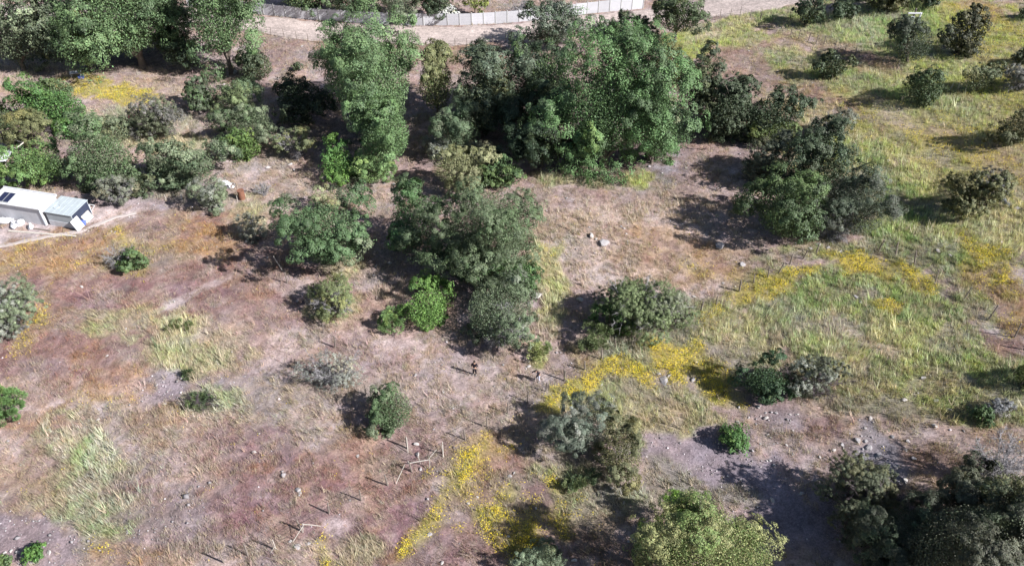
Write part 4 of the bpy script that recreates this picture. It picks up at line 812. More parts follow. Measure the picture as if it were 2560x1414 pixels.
 ('thorn_bush','purple grey crown beside the olive bush on slope','thorn bush',(2440,422,2520,500),'thorn',(.12,.115,.145),dict(group=TB,cov=2.4,twig=M_DTWIG)),
 ('thorn_bush','mauve thorn bush at the upper right edge','thorn bush',(2500,160,2620,228),'thorn',(.15,.135,.15),dict(group=TB,cov=2.4)),
 ('bush','small dark bush at right edge near the top','bush',(2535,112,2600,158),'broad',(.06,.065,.045),dict(group=SB)),
 ('bush','tiny dark bush in the top right corner','bush',(2540,28,2600,52),'broad',DK,dict(group=SB)),
 ('bush','small green bush beside the purple heap at right','bush',(2426,1012,2490,1060),'broad',(.06,.095,.045),dict(group=SB)),
 ('thorn_bush','purple grey heap of twigs at the right','thorn bush',(2462,996,2540,1040),'thorn',(.15,.14,.19),dict(group=TB,cov=2.4)),
 ('bush','green rank bush at the right edge of meadow','bush',(2515,900,2610,980),'fern',(.11,.14,.06),dict(group=SB)),
]
for (nm, lb, ct, bb, sty, pal, kw) in PL:
    plant(nm, lb, ct, bb, sty, pal, **kw)

# ------------------------------------------------------------------ concrete panel wall
def resample(pts, step):
    P = np.array([at(*p)[:2] for p in pts]); L = np.r_[0, np.cumsum(np.hypot(*np.diff(P, axis=0).T))]
    n = int(L[-1] / step); t = np.linspace(0, n * step, n + 1)
    return np.column_stack([np.interp(t, L, P[:, 0]), np.interp(t, L, P[:, 1])])
WL = [(470,16),(560,25),(623,34),(667,38),(722,44),(787,50),(834,53),(939,60),(1000,63),(1060,64),(1109,64),(1170,63),(1231,60),(1309,54),(1390,45),(1456,36),(1540,28),(1622,20)]
wp = resample(WL, 1.85)
wall = empty("concrete_wall", (wp[0][0], wp[0][1], float(hb(*wp[0]))), "long pale concrete panel wall along the far side of the dirt road", "wall")
o0 = np.array([wp[0][0], wp[0][1], float(hb(*wp[0]))])
gate_x = at(977, 63)[0]
for i in range(len(wp) - 1):
    a, b = wp[i], wp[i + 1]; za, zb = float(hb(*a)), float(hb(*b)); rz = math.atan2(b[1] - a[1], b[0] - a[0]); L = np.hypot(*(b - a))
    m = (a + b) / 2; zm = (za + zb) / 2; H = 1.85 + random.uniform(-.03, .03)
    if a[0] <= gate_x < b[0]:
        g = MB().box((m[0] - o0[0], m[1] - o0[1], zm + 0.95 - o0[2]), (L - 0.14, 0.07, 1.9), rz)
        gd = g.build("gate", M_GATE, wall, 0.01)
    else:
        mb = MB()
        for k in range(4):   # stacked slabs with a fine joint between them
            mb.box((m[0] - o0[0], m[1] - o0[1], zm + H * (k + 0.5) / 4 - o0[2] - 0.02), (L - 0.10, 0.06, H / 4 - 0.012), rz)
        mb.box((m[0] - o0[0], m[1] - o0[1], zm + H / 2 - o0[2] - 0.02), (L - 0.11, 0.045, H - 0.02), rz)
        mb.build("panel", M_CONC, wall)
for i, a in enumerate(wp):
    rz = math.atan2(*(wp[min(i + 1, len(wp) - 1)] - wp[max(i - 1, 0)])[::-1])
    MB().box((a[0] - o0[0], a[1] - o0[1], float(hb(*a)) + 0.97 - o0[2]), (0.12, 0.15, 2.0), rz).build("post", M_POST, wall, 0.012)

# ------------------------------------------------------------------ wire fences
def fence(label, px, h=1.35, r=0.05, mat=M_WOOD, tilt=0.05, gapm=8.0, extra=(), wires=3):
    G = [at(*p) for p in px]; o = np.array([G[0][0], G[0][1], float(hb(G[0][0], G[0][1]))])
    root = empty("wire_fence", o, label, "fence", "wire fences on posts")
    tops = []
    for p in G:
        b = p - o; t = Vector((random.gauss(0, tilt), random.gauss(0, tilt), 1)).normalized(); hh = h * random.uniform(.92, 1.1)
        tp = Vector(b) + t * hh; rr = 1.2 * r * random.uniform(.85, 1.2)
        MB().tube([Vector(b) - t * 0.2, Vector(b) + t * hh * .5, tp], [rr * 1.1, rr, rr * .85], 7).build("post", mat, root, smooth=False)
        tops.append((Vector(b), t, hh))
    w = MB()
    for (b0, t0, h0), (b1, t1, h1) in zip(tops[:-1], tops[1:]):
        if (b1 - b0).length > gapm: continue
        for f in [0.35, 0.62, 0.9][:wires]:
            a = b0 + t0 * h0 * f; c = b1 + t1 * h1 * f; mid = (a + c) / 2 - Vector((0, 0, 0.03))
            w.tube([a, mid, c], 0.011, 3)
    w.build("wire", M_WIRE, root)
    return root
fence("weathered post fence running diagonally from the bottom past the two walkers",
      [(560,1405),(620,1388),(685,1371),(753,1325),(823,1283),(903,1250),(969,1212),(1029,1178),(1108,1133),(1163,1098),(1217,1066),(1269,1033),(1319,1004),(1365,977),(1411,951)], 1.35, 0.05, M_WOOD)
fence("old fence from the flower strip up past the hazy thorn bush to the thicket",
      [(1411,951),(1462,924),(1505,898),(1540,872),(1592,850),(1632,832),(1672,812),(1712,790),(1752,776),(1790,762),(1848,728),(1884,708),(1919,694),(1946,682),(1975,660),(2008,646),(2040,634)], 1.3, 0.055, M_WOOD, .1)
fence("leaning post fence going up from the white brace to the round tree",
      [(1019,1120),(968,1060),(915,988),(875,925),(838,867),(809,830),(765,762),(718,706),(700,668)], 1.35, 0.05, M_WOOD, .08, 12)
fence("low post fence on the near edge of the dirt road",
      [(470,62),(505,64),(540,68),(580,70),(616,77),(647,83),(678,88),(711,93),(742,99),(771,104),(800,108),(1046,112),(1077,114),(1107,116),(1138,116),(1168,115),(1199,113),(1232,110),(1265,105),(1295,101),(1330,95),(1500,72),(1530,68),(1570,64),(1624,60),(1770,48),(1800,46),(1826,41),(1850,38),(1876,45),(1900,52)], 1.3, 0.034, M_WOOD, .04, 60)
fence("wire fence from the road down across the grassy slope",
      [(1900,52),(1930,64),(1957,78),(1976,89),(1996,97),(2020,104),(2040,108),(2060,112),(2086,124),(2110,134),(2136,143),(2170,158),(2205,166),(2241,178)], 1.3, 0.045, M_WOOD, .05, 7)
fence("sparse dark post fence on the flowery right slope",
      [(2195,628),(2238,640),(2285,664),(2338,705),(2408,750),(2470,800),(2537,842),(2590,880)], 1.6, 0.055, M_WOOD, .12, 9)
fence("two pale stakes and wire beside the hazy olive bush",
      [(2374,226),(2393,228),(2412,232)], 1.3, 0.035, M_BLEACH, .1)
def brace(label, legs):
    g = at(*legs[0][0]); o = np.array([g[0], g[1], float(hb(g[0], g[1]))])
    root = empty("pole_brace", o, label, "fence brace", "bleached pole braces at the fence")
    for (a, za, b, zb, r) in legs:
        pa = at(a[0], a[1], za) - o; pb = at(b[0], b[1], zb) - o
        r *= .5; MB().tube([pa, (pa + pb) / 2 + np.array([0, 0, .02]), pb], [r, r * .95, r * .85], 7).build("pole", M_BLEACH, root)
brace("bleached pole brace with crossbar where the two fences meet, by two stones",
      [((1108,1142),0,(1106,1104),1.35,.08),((1028,1176),0,(1020,1152),1.1,.07),((1050,1158),0,(1046,1142),1.2,.08),((1018,1158),.9,(1074,1148),1.15,.07),((1074,1168),0,(1074,1150),1.1,.07),((990,1208),.05,(1012,1160),1.0,.05),((1072,1146),.05,(1092,1122),.5,.05),((1020,1130),0,(1016,1092),1.4,.07)])
brace("bleached pole brace with crossbar in the lower fence by gravel",
      [((733,1352),.05,(760,1310),1.1,.06),((757,1330),0,(757,1308),1.2,.07),((757,1309),1.15,(802,1314),1.05,.06),((690,1372),.0,(681,1348),1.2,.06),((676,1382),.05,(686,1366),.6,.05)])

# ------------------------------------------------------------------ sheds
def shed(label, cornerpx, rz, w, dep, h, parts):
    p = at(*cornerpx); root = empty("shed", (p[0], p[1], float(hb(p[0], p[1]))), label, "shed", "sheds in the yard", rz)
    parts(root, w, dep, h); return root
def shed_white(root, w, d, h):   # local: x runs left from the front right corner, y back
    t = .08
    MB().box((-w / 2, t / 2, h / 2 - .1), (w, t, h + .1)).build("front_wall", M_WALLP, root, .01)
    MB().box((-w / 2, d - t / 2, h / 2 - .05), (w, t, h + .2)).build("back_wall", M_WALLP, root, .01)
    MB().box((-t / 2, d / 2, h / 2 - .1), (t - .01, d - 2 * t - .01, h + .08)).build("side_wall", M_WHITE, root, .01)
    MB().box((-w + t / 2, d / 2, h / 2 - .1), (t - .01, d - 2 * t - .01, h + .08)).build("side_wall", M_WALLP, root, .01)
    q = Matrix.Rotation(-.025, 3, 'X')
    rf = MB().box((-w / 2, d / 2, h + .10), (w + .24, d + .28, .09), 0, q)
    for k in range(9): rf.box((-w * (k + .5) / 9, d / 2, h + .155), (.035, d + .2, .03), 0, q)
    rf = rf.build("roof", M_ROOFW, root, .01)

    m = MB()
    m.box((-w / 2, -.12, h + .22), (w + .2, .07, .09)); m.box((-w / 2, d + .08, h + .17), (w + .2, .12, .16)); m.box((.09, d / 2, h + .19), (.06, d + .1, .08))
    m.build("roof_edge", M_WHITE, root, .01)
    g = MB(); g.box((-1.5, .06, h + .175), (2.1, .09, .045)); g.box((-.45, .05, h + .175), (.75, .09, .05)); g.build("gutter", M_POST, root)
    MB().tube([(-.05, -.05, -.1), (-.05, -.05, h)], .05, 6).build("corner_post", M_WALLG, root)
s1 = shed("long white flat roofed shed with solar panels, cut by left edge", (117, 563), -0.235, 6.4, 2.6, 1.95, shed_white)
def shed_grey(root, w, d, h):
    t = .06
    MB().box((-w / 2, t / 2, h * .68), (w, t, h * .64)).build("front_wall", M_WALLG, root, .01)
    MB().box((-w / 2, t / 2 - .03, h * .16), (w + .02, t, h * .44)).build("lower_boards", M_WALLP, root, .01)
    MB().box((-w / 2, d - t / 2, h / 2), (w, t, h)).build("back_wall", M_WALLG, root, .01)
    MB().box((-t / 2, d / 2, h / 2), (t - .01, d - 2 * t - .01, h - .02)).build("side_wall", M_WALLD, root, .01)
    MB().box((-w + t / 2, d / 2, h / 2), (t - .01, d - 2 * t - .01, h - .02)).build("side_wall", M_WALLG, root, .01)
    q = Matrix.Rotation(.02, 3, 'X')
    rf = MB().box((-w / 2, d / 2, h + .06), (w + .14, d + .16, .05), 0, q)
    for k in range(5): rf.box((-w * (k + .5) / 5, d / 2, h + .095), (.03, d + .14, .025), 0, q)
    rf.build("roof", M_ROOFG, root, .008)
    MB().ring((-w + .75, 1.0, h + .10), .33, .035, 20, 6).build("roof_ring", M_WALLG, root)
s2 = shed("smaller grey shed with pale green flat roof and dark navy side", (192, 572), -0.235, 3.15, 2.75, 1.7, shed_grey)
# solar panels on the white roof
def on_shed(s, x, y, z):
    return s.matrix_basis @ Vector((x, y, z))
for k, (x, lb) in enumerate(((-4.28, "dark solar panel nearer to the shed corner on white roof"), (-5.02, "dark solar panel at the left edge on white roof"))):
    root = empty("solar_panel", on_shed(s1, x, .9, 2.16), lb, "solar panel", "solar panels on the white roof", -0.235)
    q = Matrix.Rotation(.12, 3, 'X')
    MB().box((0, 0, .12), (.66, 1.35, .03), 0, q).build("glass", M_SOLAR, root)
    f = MB(); f.box((-.345, 0, .125), (.03, 1.38, .045), 0, q); f.box((.345, 0, .125), (.03, 1.38, .045), 0, q); f.box((0, -.69, .045), (.66, .03, .045)); f.box((0, .69, .21), (.66, .03, .045))
    f.build("frame", M_ALU, root)
# white lean-to roof behind the first shed
p = at(22, 498, 1.6); root = empty("lean_to", (p[0], p[1], float(hb(p[0], p[1]))), "small white pitched lean-to behind the white shed", "lean-to", rz=-0.235)
MB().box((0, 0, .8), (1.9, 1.7, 1.6)).build("walls", M_WALLP, root, .01)
MB().box((-.5, 0, 1.85), (1.35, 2.0, .06), 0, Matrix.Rotation(-.38, 3, 'Y')).box((.62, 0, 1.83), (1.15, 2.0, .06), 0, Matrix.Rotation(.42, 3, 'Y')).build("roof", M_ROOFW, root, .01)
# leaning boards
def board(px, size, tilt, rz, mat, label):
    p = at(*px); root = empty("leaning_board", (p[0], p[1], float(hb(p[0], p[1]))), label, "board", "loose boards by the grey shed", rz)
    q = Matrix.Rotation(tilt, 3, 'Y')
    m = MB(); v = q @ Vector((0, 0, size[1] / 2)); m.box(v, (.04, size[0], size[1]), 0, q); m.build("panel", mat, root, .006)
    e = MB()
    for s in (-1, 1):
        v = q @ Vector((.03, s * size[0] * .42, size[1] / 2)); e.box(v, (.03, .06, size[1] - .02), 0, q)
    e.build("batten", M_BLEACH, root)
board((204, 572), (1.15, 1.35), -.35, -0.2, M_WHITE, "white board leaning on the dark side of the grey shed")
board((226, 550), (1.2, .95), -.5, -0.25, M_BLEACH, "pale board lying aslant behind the white leaning board")
# blue corner of plastic sheet
p = at(207, 562); MBt = MB()
MBt.add([(0, 0, 0), (.7, .1, .02), (.65, .55, .35), (.1, .5, .45), (.3, .3, .42)], [(0, 1, 4), (1, 2, 4), (2, 3, 4), (3, 0, 4), (0, 3, 2, 1)])
o = MBt.build("plastic_sheet", M_BLUE, None, .01, loc=(p[0] - .3, p[1] - .2, float(hb(p[0], p[1])) + .02)); tag(o, "small crumpled blue plastic sheet below the white leaning board", "plastic sheet")
# white trestle frame beyond the grey shed
def poles(name, label, cat, legs, mat, group=None):
    g = at(*legs[0][0]); o = np.array([g[0], g[1], float(hb(g[0], g[1]))]); root = empty(name, o, label, cat, group)
    for (a, za, b, zb, r) in legs:
        pa = at(a[0], a[1], za) - o; pb = at(b[0], b[1], zb) - o
        MB().tube([pa, pb], r, 6).build("pole", mat, root)
    return root
poles("trestle", "small white trestle behind the far corner of the grey shed", "trestle", [((229,531),0,(222,511),.8,.05),((229,527),0,(236,514),.6,.05),((223,511),.8,(236,513),.7,.04)], M_WHITE)
# yard timber, kerb beam
poles("timber_beam", "long pale timber beam lying along the shed yard edge", "beam", [((22,577),.10,(190,590),.10,.10)], M_BLEACH)
poles("timber_beam", "short brown timber lying before the white shed wall", "beam", [((86,571),.08,(126,577),.08,.09)], M_WOOD)
def track(pts, wid, name):
    P = np.array([at(*p)[:2] for p in pts]); L = np.r_[0, np.cumsum(np.hypot(*np.diff(P, axis=0).T))]; n = int(L[-1] / .35); t = np.linspace(0, L[-1], n)
    P = np.column_stack([np.interp(t, L, P[:, 0]), np.interp(t, L, P[:, 1])]); P[:, 1] += fbm(t / 2.5, t * 0 + 3.3, 8, 3) * .35
    v = []; f = []
    for i, p in enumerate(P):
        d = P[min(i + 1, n - 1)] - P[max(i - 1, 0)]; d = d / np.linalg.norm(d); nrm = np.array([-d[1], d[0]])
        for s_ in (-1, -.5, .5, 1):
            q = p + nrm * (s_ * wid * (1 + (.75 * float(fbm(np.array([t[i] / .5]), np.array([s_ * 9.1]), 12, 3)[0]) if abs(s_) == 1 else 0)))
            v.append((q[0], q[1], float(hb(*q)) + (.075 if abs(s_) < 1 else .02)))
    for i in range(n - 1):
        for k in range(3): f.append((4 * i + k, 4 * i + 4 + k, 4 * i + 5 + k, 4 * i + 1 + k))
    m = MB(); m.add(v, f); return m.build(name, M_ROAD)
tag(track([(-30,622),(20,612),(60,602),(110,592),(160,586),(200,580),(235,566),(270,552),(300,542),(340,532)], .3, "footpath"), kind="structure")
# white sacks heap before the shed
def sack(px, r, label, mat=M_WHITE, grp="white sacks in the shed yard", seed=0, z=0.0):
    p = at(*px); m = MB().blob((0, 0, r[2] * .6), r, 22, 14, .0, seed); rs = np.random.default_rng(seed)
    A = np.array(m.v); F_ = rs.normal(0, 1, (7, 3)) / np.array(r) * 2.2; ph = rs.random(7) * 6.28
    k = 1 + sum(.085 * np.sin(A @ F_[q] + ph[q]) for q in range(7)) + rs.normal(0, .03, len(A))
    k[:22] = k[0]; k[-22:] = k[-1]
    A = A * k[:, None]; A[:, 0] += .35 * A[:, 2] * np.sin(A[:, 1] / r[1] * 2); A[:, 2] = np.maximum(A[:, 2], -.05); m.v = [tuple(q) for q in A]
    o = m.build("sack", mat, None, 0, True, (p[0], p[1], float(hb(p[0], p[1])) + z)); o.rotation_euler = (0, 0, seed * .7)
    return tag(o, label, "sack", grp)
sack((36,566), (.75,.33,.25), "long white sack lying lowest in the yard heap", seed=3)
sack((14,556), (.7,.5,.4), "largest white sack at the left end of the heap", seed=5)
sack((52,562), (.35,.5,.42), "slumped white sack at the right of the heap", seed=8)
sack((79,571), (.36,.3,.3), "single round white sack apart from the heap", seed=11)
sack((28,553), (.4,.3,.3), "white sack at the back of heap against wall", seed=13)
# white sheet, wire coil and rusty drum near the half grey bush
p = at(566, 460); z = float(hb(p[0], p[1]))
m = MB(); n = 9; vs = []; rr = random.Random(4)
for i in range(n):
    for j in range(6):
        u = i / (n - 1); w = j / 5; bend = math.sin(u * math.pi * .9) * .9
        vs.append((-.75 + u * 1.5 + rr.gauss(0, .04), -.5 + bend * .9 - w * .75 + rr.gauss(0, .04), .12 + .42 * math.sin(w * math.pi) * (0.6 + .5 * math.sin(u * 5)) + rr.uniform(0, .1)))
fs = [(i * 6 + j, (i + 1) * 6 + j, (i + 1) * 6 + j + 1, i * 6 + j + 1) for i in range(n - 1) for j in range(5)]
m.add(vs, fs); o = m.build("plastic_tarp", M_WHITE, None, 0, True, (p[0], p[1], z)); so_ = o.modifiers.new("thick", 'SOLIDIFY'); so_.thickness = .02
tag(o, "crumpled white tarp folded over beside the half grey bush", "tarp")
p = at(577, 466); o = MB().ring((0, 0, .05), .48, .03, 22, 5).ring((.05, .03, .11), .44, .03, 22, 5, Matrix.Rotation(.15, 3, 'X')).ring((-.03, .05, .16), .46, .025, 22, 5, Matrix.Rotation(-.12, 3, 'Y')).build("wire_coil", M_ALU, None, loc=(p[0], p[1], float(hb(p[0], p[1])))); tag(o, "loose grey wire coil lying under the white tarp", "wire coil")
p = at(606, 497); root = empty("drum", (p[0], p[1], float(hb(p[0], p[1]))), "rusty brown drum standing by the grass near the tarp", "drum")
MB().tube([(0, 0, 0), (0, 0, .32), (0, 0, .34), (0, 0, .64), (0, 0, .66), (0, 0, 1.15)], [.36, .36, .38, .38, .36, .36], 20).build("barrel", M_RUST, root)
MB().ring((0, 0, 1.15), .36, .025, 20, 5).build("rim", M_RUST, root)
poles("stake", "short pale stake leaning in front of the rusty drum", "stake", [((594,503),0,(591,490),.8,.04)], M_BLEACH)
poles("stake", "thin pale stake in the grass by the dark bush", "stake", [((416,500),0,(410,486),.7,.03)], M_BLEACH, "thin stakes")
poles("stake", "thin white stake beside the half grey bush shadow", "stake", [((455,500),0,(452,486),.8,.04)], M_WHITE, "thin stakes")
poles("stake", "pale slanting pole at the foot of the round green tree", "pole", [((706,676),0,(683,640),1.6,.05)], M_BLEACH)
poles("stake", "thin pole above the purple grey thorn bush", "pole", [((343,282),.3,(334,262),1.6,.05)], M_BLEACH)
# pole frame at the left edge
poles("pergola", "open frame of pale poles at the left edge behind bright tree", "frame",
      [((27,384),0,(20,344),2.0,.06),((60,366),0,(58,356),2.0,.06),((-20,352),2.0,(20,344),2.0,.06),((20,344),2.0,(58,357),2.0,.06),((58,357),2.0,(40,371),2.0,.07),((40,371),2.0,(28,368),1.9,.05),((64,368),0,(64,350),1.2,.05)], M_BLEACH)
p = at(8, 390, .9); o = MB().box((0, 0, 0), (1.5, 2.4, .05), .12).build("awning", M_WALLP, None, .01, loc=(p[0], p[1], float(hb(p[0], p[1])) + .9)); tag(o, "pale flat awning sheet under the left edge frame", "awning")
q = MB();
for sx, sy in ((-.6, -1.05), (.6, -1.05), (-.6, 1.05), (.6, 1.05)): q.tube([(sx, sy, -.9), (sx, sy, -.03)], .035, 6)
q.build("leg", M_BLEACH, o)
# white plastic table and stool in the pepper tree shade
p = at(193, 193); root = empty("garden_table", (p[0], p[1], float(hb(p[0], p[1]))), "white garden table in the shade edge of the first pepper", "table", rz=.3)
MB().box((0, 0, .74), (1.5, .9, .05)).build("tabletop", M_WHITE, root, .015)
for sx in (-.62, .62):
    for sy in (-.36, .36): MB().tube([(sx, sy, 0), (sx * .95, sy * .95, .72)], .035, 6).build("leg", M_WHITE, root)
p = at(204, 196); root = empty("plastic_crate", (p[0], p[1], float(hb(p[0], p[1]))), "blue plastic crate beside the white garden table", "crate", rz=.2)
m = MB(); m.box((0, 0, .02), (.7, .5, .04))
for sx in (-1, 1): m.box((sx * .335, 0, .22), (.03, .5, .36))
for sy in (-1, 1): m.box((0, sy * .235, .22), (.64, .03, .36))
m.build("box", M_BLUE, root); m = MB(); m.box((0, .26, .41), (.74, .03, .03)); m.box((0, -.26, .41), (.74, .03, .03)); m.build("rim", M_BLUE, root)
# utility pole with a white box in the slope tree
p = at(2250, 140); root = empty("utility_pole", (p[0], p[1], float(hb(p[0], p[1]))), "dark utility pole with white bracket in the slope tree", "pole")
top = at(2264, 68, 5.6) - np.array([p[0], p[1], float(hb(p[0], p[1]))])
MB().tube([(0, 0, -.2), (0, 0, 3), (0, 0, 6.6)], [.13, .12, .10], 8).build("post", M_WOOD, root)
MB().bar((-.9, -.1, 6.0), (.9, -.1, 6.0), .14, .16).build("crossarm", M_WHITE, root)
MB().bar((.75, -.18, 6.0), (.45, -.22, 3.6), .2, .12).build("bracket", M_WHITE, root)
MB().tube([(-.25, -.35, 4.3), (-.25, -.35, 5.6)], .26, 12).build("transformer", M_WALLG, root)

# ------------------------------------------------------------------ stones
def rock_mesh(seed, sub=2):
    import bmesh
    bm = bmesh.new(); bmesh.ops.create_icosphere(bm, subdivisions=sub, radius=1.0); r = np.random.default_rng(seed)
    pl = unit(r.normal(size=(13, 3))); off = r.uniform(.42, .9, 13)
    for v in bm.verts:
        c = np.array(v.co)
        for n_, o_ in zip(pl, off):
            dd = c @ n_ - o_
            if dd > 0: c = c - n_ * dd
        c *= 1 + r.normal(0, .03)
        v.co = Vector(c * np.array([1, .72, .52]))
    me = bpy.data.meshes.new("stone"); bm.to_mesh(me); bm.free(); return me
RM = [rock_mesh(s) for s in range(8)]
for k, me in enumerate(RM): me.materials.append(M_ROCK if k < 4 else M_PALE)
def stone(px, size, label, pale=False, grp="boulders and stones on the slope", k=None):
    p = at(*px); k = random.randrange(4) if k is None else k
    o = bpy.data.objects.new("boulder" if size > .45 else "stone", RM[k + (4 if pale else 0)]); COL.objects.link(o)
    o.scale = (size * random.uniform(.9, 1.15), size * random.uniform(.9, 1.15), size * random.uniform(.8, 1.1))
    o.rotation_euler = (random.uniform(-.3, .3), random.uniform(-.3, .3), random.uniform(0, 6.28))
    o.location = (p[0], p[1], float(hb(p[0], p[1])) + size * .12)
    return tag(o, label, "rock", grp)
BOLD = [((1512,608),1.5,"grey boulder in the straw clearing, with dark hollow",0),((1478,590),.8,"pale flat stone just left of the clearing boulder",1),((1490,598),.35,"small stone between the clearing boulder and flat stone",1),
 ((1800,616),1.25,"grey boulder alone at the clearing edge near the thicket",0),((1857,662),.9,"long grey stone by the upper fence flowers",0),((1343,742),1.2,"pale boulder under the lower right of the grey green tree",1),((1340,708),.32,"small pale stone above the pale boulder",1),((1322,758),.5,"grey stone half under the tall grey tree",0),
 ((1450,750),.9,"white stone at the top of the thorn bush shadow",1),((1660,954),1.05,"large grey boulder below the yellow flower patch",0),((1648,934),.5,"second grey boulder leaning on the large one",0),((1672,940),.4,"small pale stone on the large flower patch boulder",1),((1740,905),.35,"pale stone right of the flower patches",1),((1733,950),.5,"pale boulder between two yellow flower patches",1),
 ((1505,962),.32,"small round stone below the yellow strip",1),((1840,948),.4,"white stone beside the low dark green bush",1),((1040,1110),.5,"white round stone at the fence meeting point",1),((1043,1136),.55,"pale boulder just above the pole brace",1),((1052,1172),.35,"grey stone under the pole brace crossbar",0),((2003,1234),.5,"bright white stone at the ravine shadow edge",1),((1930,1250),.5,"white stone pair member on the bare purple soil",1),
 ((1896,1016),.4,"pale rubble stone at top of the bare soil",1),((1915,1045),.45,"pale stone below the twiggy thicket",1),((1890,1060),.35,"grey rubble stone left of the bare soil top",0),((1862,1122),.3,"pale stone right of the small bright bush",1),((1940,1032),.35,"grey rubble stone under the brown thicket",0),
 ((2085,1125),.45,"white stone on the straw bank",1),((2145,1100),.7,"grey ledge boulder at the top of rock outcrop",0),((2170,1120),.8,"grey ledge boulder in the middle of rock outcrop",0),((2200,1140),.75,"lowest grey boulder of the rock outcrop",0),((2190,1165),.6,"flat grey boulder under the rock outcrop",0),((2230,1185),.7,"boulder beside the ravine shadow",0),((2262,1200),.6,"last pale boulder before the ravine shadow",1),
 ((2260,1000),.55,"pale boulder in the right meadow",1),((2338,1000),.55,"pale boulder near the slanting white stone in meadow",1),((2370,1022),.5,"slanting white stone in the right meadow",1),((2310,945),.5,"low pale stone in the middle of right meadow",1),((2335,1065),.6,"pale stone at the meadow foot",1),((2175,1045),.5,"mossy pale stone under the meadow",1),((2285,1145),.5,"grey stone on the pink bank",0),
 ((588,182),.95,"white boulder in the pepper tree shade edge",1),((553,172),.6,"pale stone left of the white boulder in shade",1),((530,187),.7,"low pale stone under the tall pepper",1),((755,117),.5,"white stone on the pinkish field by the road fence",1),((670,420),.6,"pale rock under the fresh green bush",1),((725,412),.55,"pale rock at the dry bank top",1),((735,425),.4,"second pale rock at the dry bank",1),
 ((985,462),.6,"pale stone right of the feathery bush",1),((960,458),.45,"grey stone under the feathery light bush",0),((1020,452),.5,"white stone at the cream tree shadow",1),((855,690),.5,"white flat stone below the round green tree",1),((940,665),.4,"grey stone on the dry grass by the deep shadow",0),((975,658),.5,"pale long stone at the shadow edge",1),((935,688),.45,"pale stone with dark gap in dry grass",0),((958,455),.3,"little pale stone beside the grey stone",1),
 ((412,1010),.35,"white round stone in the red grass by brushwood",1),((245,1049),.33,"white round stone in the grey weeds",1),((222,1050),.2,"small white stone left of the round one",1),((315,822),.33,"pale stone below the straw tuft",1),((267,889),.35,"pale stone in the maroon weeds",1),((436,754),.3,"white stone at the pale footmark patch",1),((204,717),.4,"flat white stone in the ochre field",1),
 ((895,1140),.4,"long pale stone in the red weeds above the fence",1),((635,1130),.4,"pale stone left in the mauve weeds",1),((745,1225),.6,"grey rock with dark cracks in maroon weeds",0),((750,1232),.4,"pale chip leaning on the cracked grey rock",1),((725,1352),.35,"white square stone by the lower pole brace",1),((745,1365),.7,"grey rubble boulder by the lower pole brace",0),((770,1358),.5,"second rubble boulder near the lower brace",0),((875,1250),.3,"white sliver stone near the fence shadow",1),
 ((1170,1258),.36,"white stone with black shadow in the maroon ground",1),((1193,1241),.33,"white round stone in the maroon ground",1),((1275,1190),.42,"grey stone in the ochre flower ground",0),((1285,1182),.3,"pale stone beside grey one in ochre ground",1),((1390,1196),.32,"white stone with dark side near the shade",1),((1075,1335),.5,"grey stone in the maroon ground by the brown track",0),((1270,1340),.3,"pale stone among the brightest flowers",1),((1435,1400),.5,"pale lilac boulder at the bottom edge",1),((1365,1320),.3,"grey stone within the lower flower patch",0),((1105,1407),.35,"white stone at the bottom edge in maroon ground",1),
 ((1530,1218),.35,"white stone first in the row by the olive bush",1),((1553,1232),.4,"white stone last in the row by the olive bush",1),((1548,1246),.35,"pale stone below the olive bush row",1),((1560,1256),.3,"small pale stone at the lime bush shadow",1),((1340,1270),.3,"pale stone on mauve ground",1),
 ((28,1377),.4,"white stone left of the small glossy bush",1),((45,1380),.4,"white stone touching the small glossy bush",1),((122,1382),.5,"pale stone right of the small glossy bush",1),((80,1405),.35,"pale stone under the small glossy bush",1),((12,1382),.35,"pale stone nearest the left bottom corner",1),
 ((1872,128),.3,"pale stone on the pink slope near the spiky tree",1),((1985,232),.4,"white stone in the ochre slope grass",1),((2180,95),.5,"white stone by the slope fence",1),((2222,195),.35,"pale stone by the black bush shadow",1),((2055,152),.45,"white stone beside the small dark slope bush",1),((2220,402),.6,"white rock in the grassy slope",1),((2235,412),.4,"grey rock next to the white slope rock",0),((2543,522),.7,"white rock at the right edge of slope",1),((2345,628),.6,"pale rock with shadow in the green slope",1),((2375,638),.45,"grey rock in the green slope",0),((2045,612),.75,"grey rock heap boulder below the thicket",0),((2070,620),.6,"second grey boulder below the thicket",0),((2025,622),.5,"pale boulder left below the thicket",1),((2100,628),.4,"small grey boulder right below the thicket",0),((2500,605),.5,"white stone in the flowery right slope",1),((2140,742),.5,"dark grey rock beside the tall green grass",0),((2150,755),.4,"grey rock under the tall green grass",0),
 ((1322,916),.38,"pale stone at the walkers' feet with dark side",1),((1330,895),.3,"white stone in the clump behind the walkers",1),((1322,904),.28,"pale stone between the clump and the walkers",1),((1105,912),.25,"small dark stone on the pink ground",0),((1040,937),.3,"pale stone with dark notch on pink ground",1),((1108,980),.3,"pale stone on the pink ground below the walker",1),((1370,862),.3,"pale stone with dark side by the shadow",1),((1258,912),.3,"long white chip beside the lone walker's path",1),
 ((600,590),.3,"small white stone in the grey soil",1),((288,580),.3,"white stone near the shed yard corner",1),((278,578),.2,"dark stone near the shed yard corner",0),((323,543),.25,"white stone on the footpath",1),((220,578),.3,"pale stone where footpath meets yard",1),
 ((1808,708),.35,"pale round stone by the fence above flowers",1),((1838,716),.25,"pale little stone near the fence flowers",1),((1735,742),.35,"white stone at the pale ledge by thorn bush",1),((1790,770),.25,"white chip near the pale ledge",1),((1775,762),.3,"white stone on the fence line",1)]
for px, sz, lb, pl_ in BOLD: stone(px, sz * .55, lb, bool(pl_))
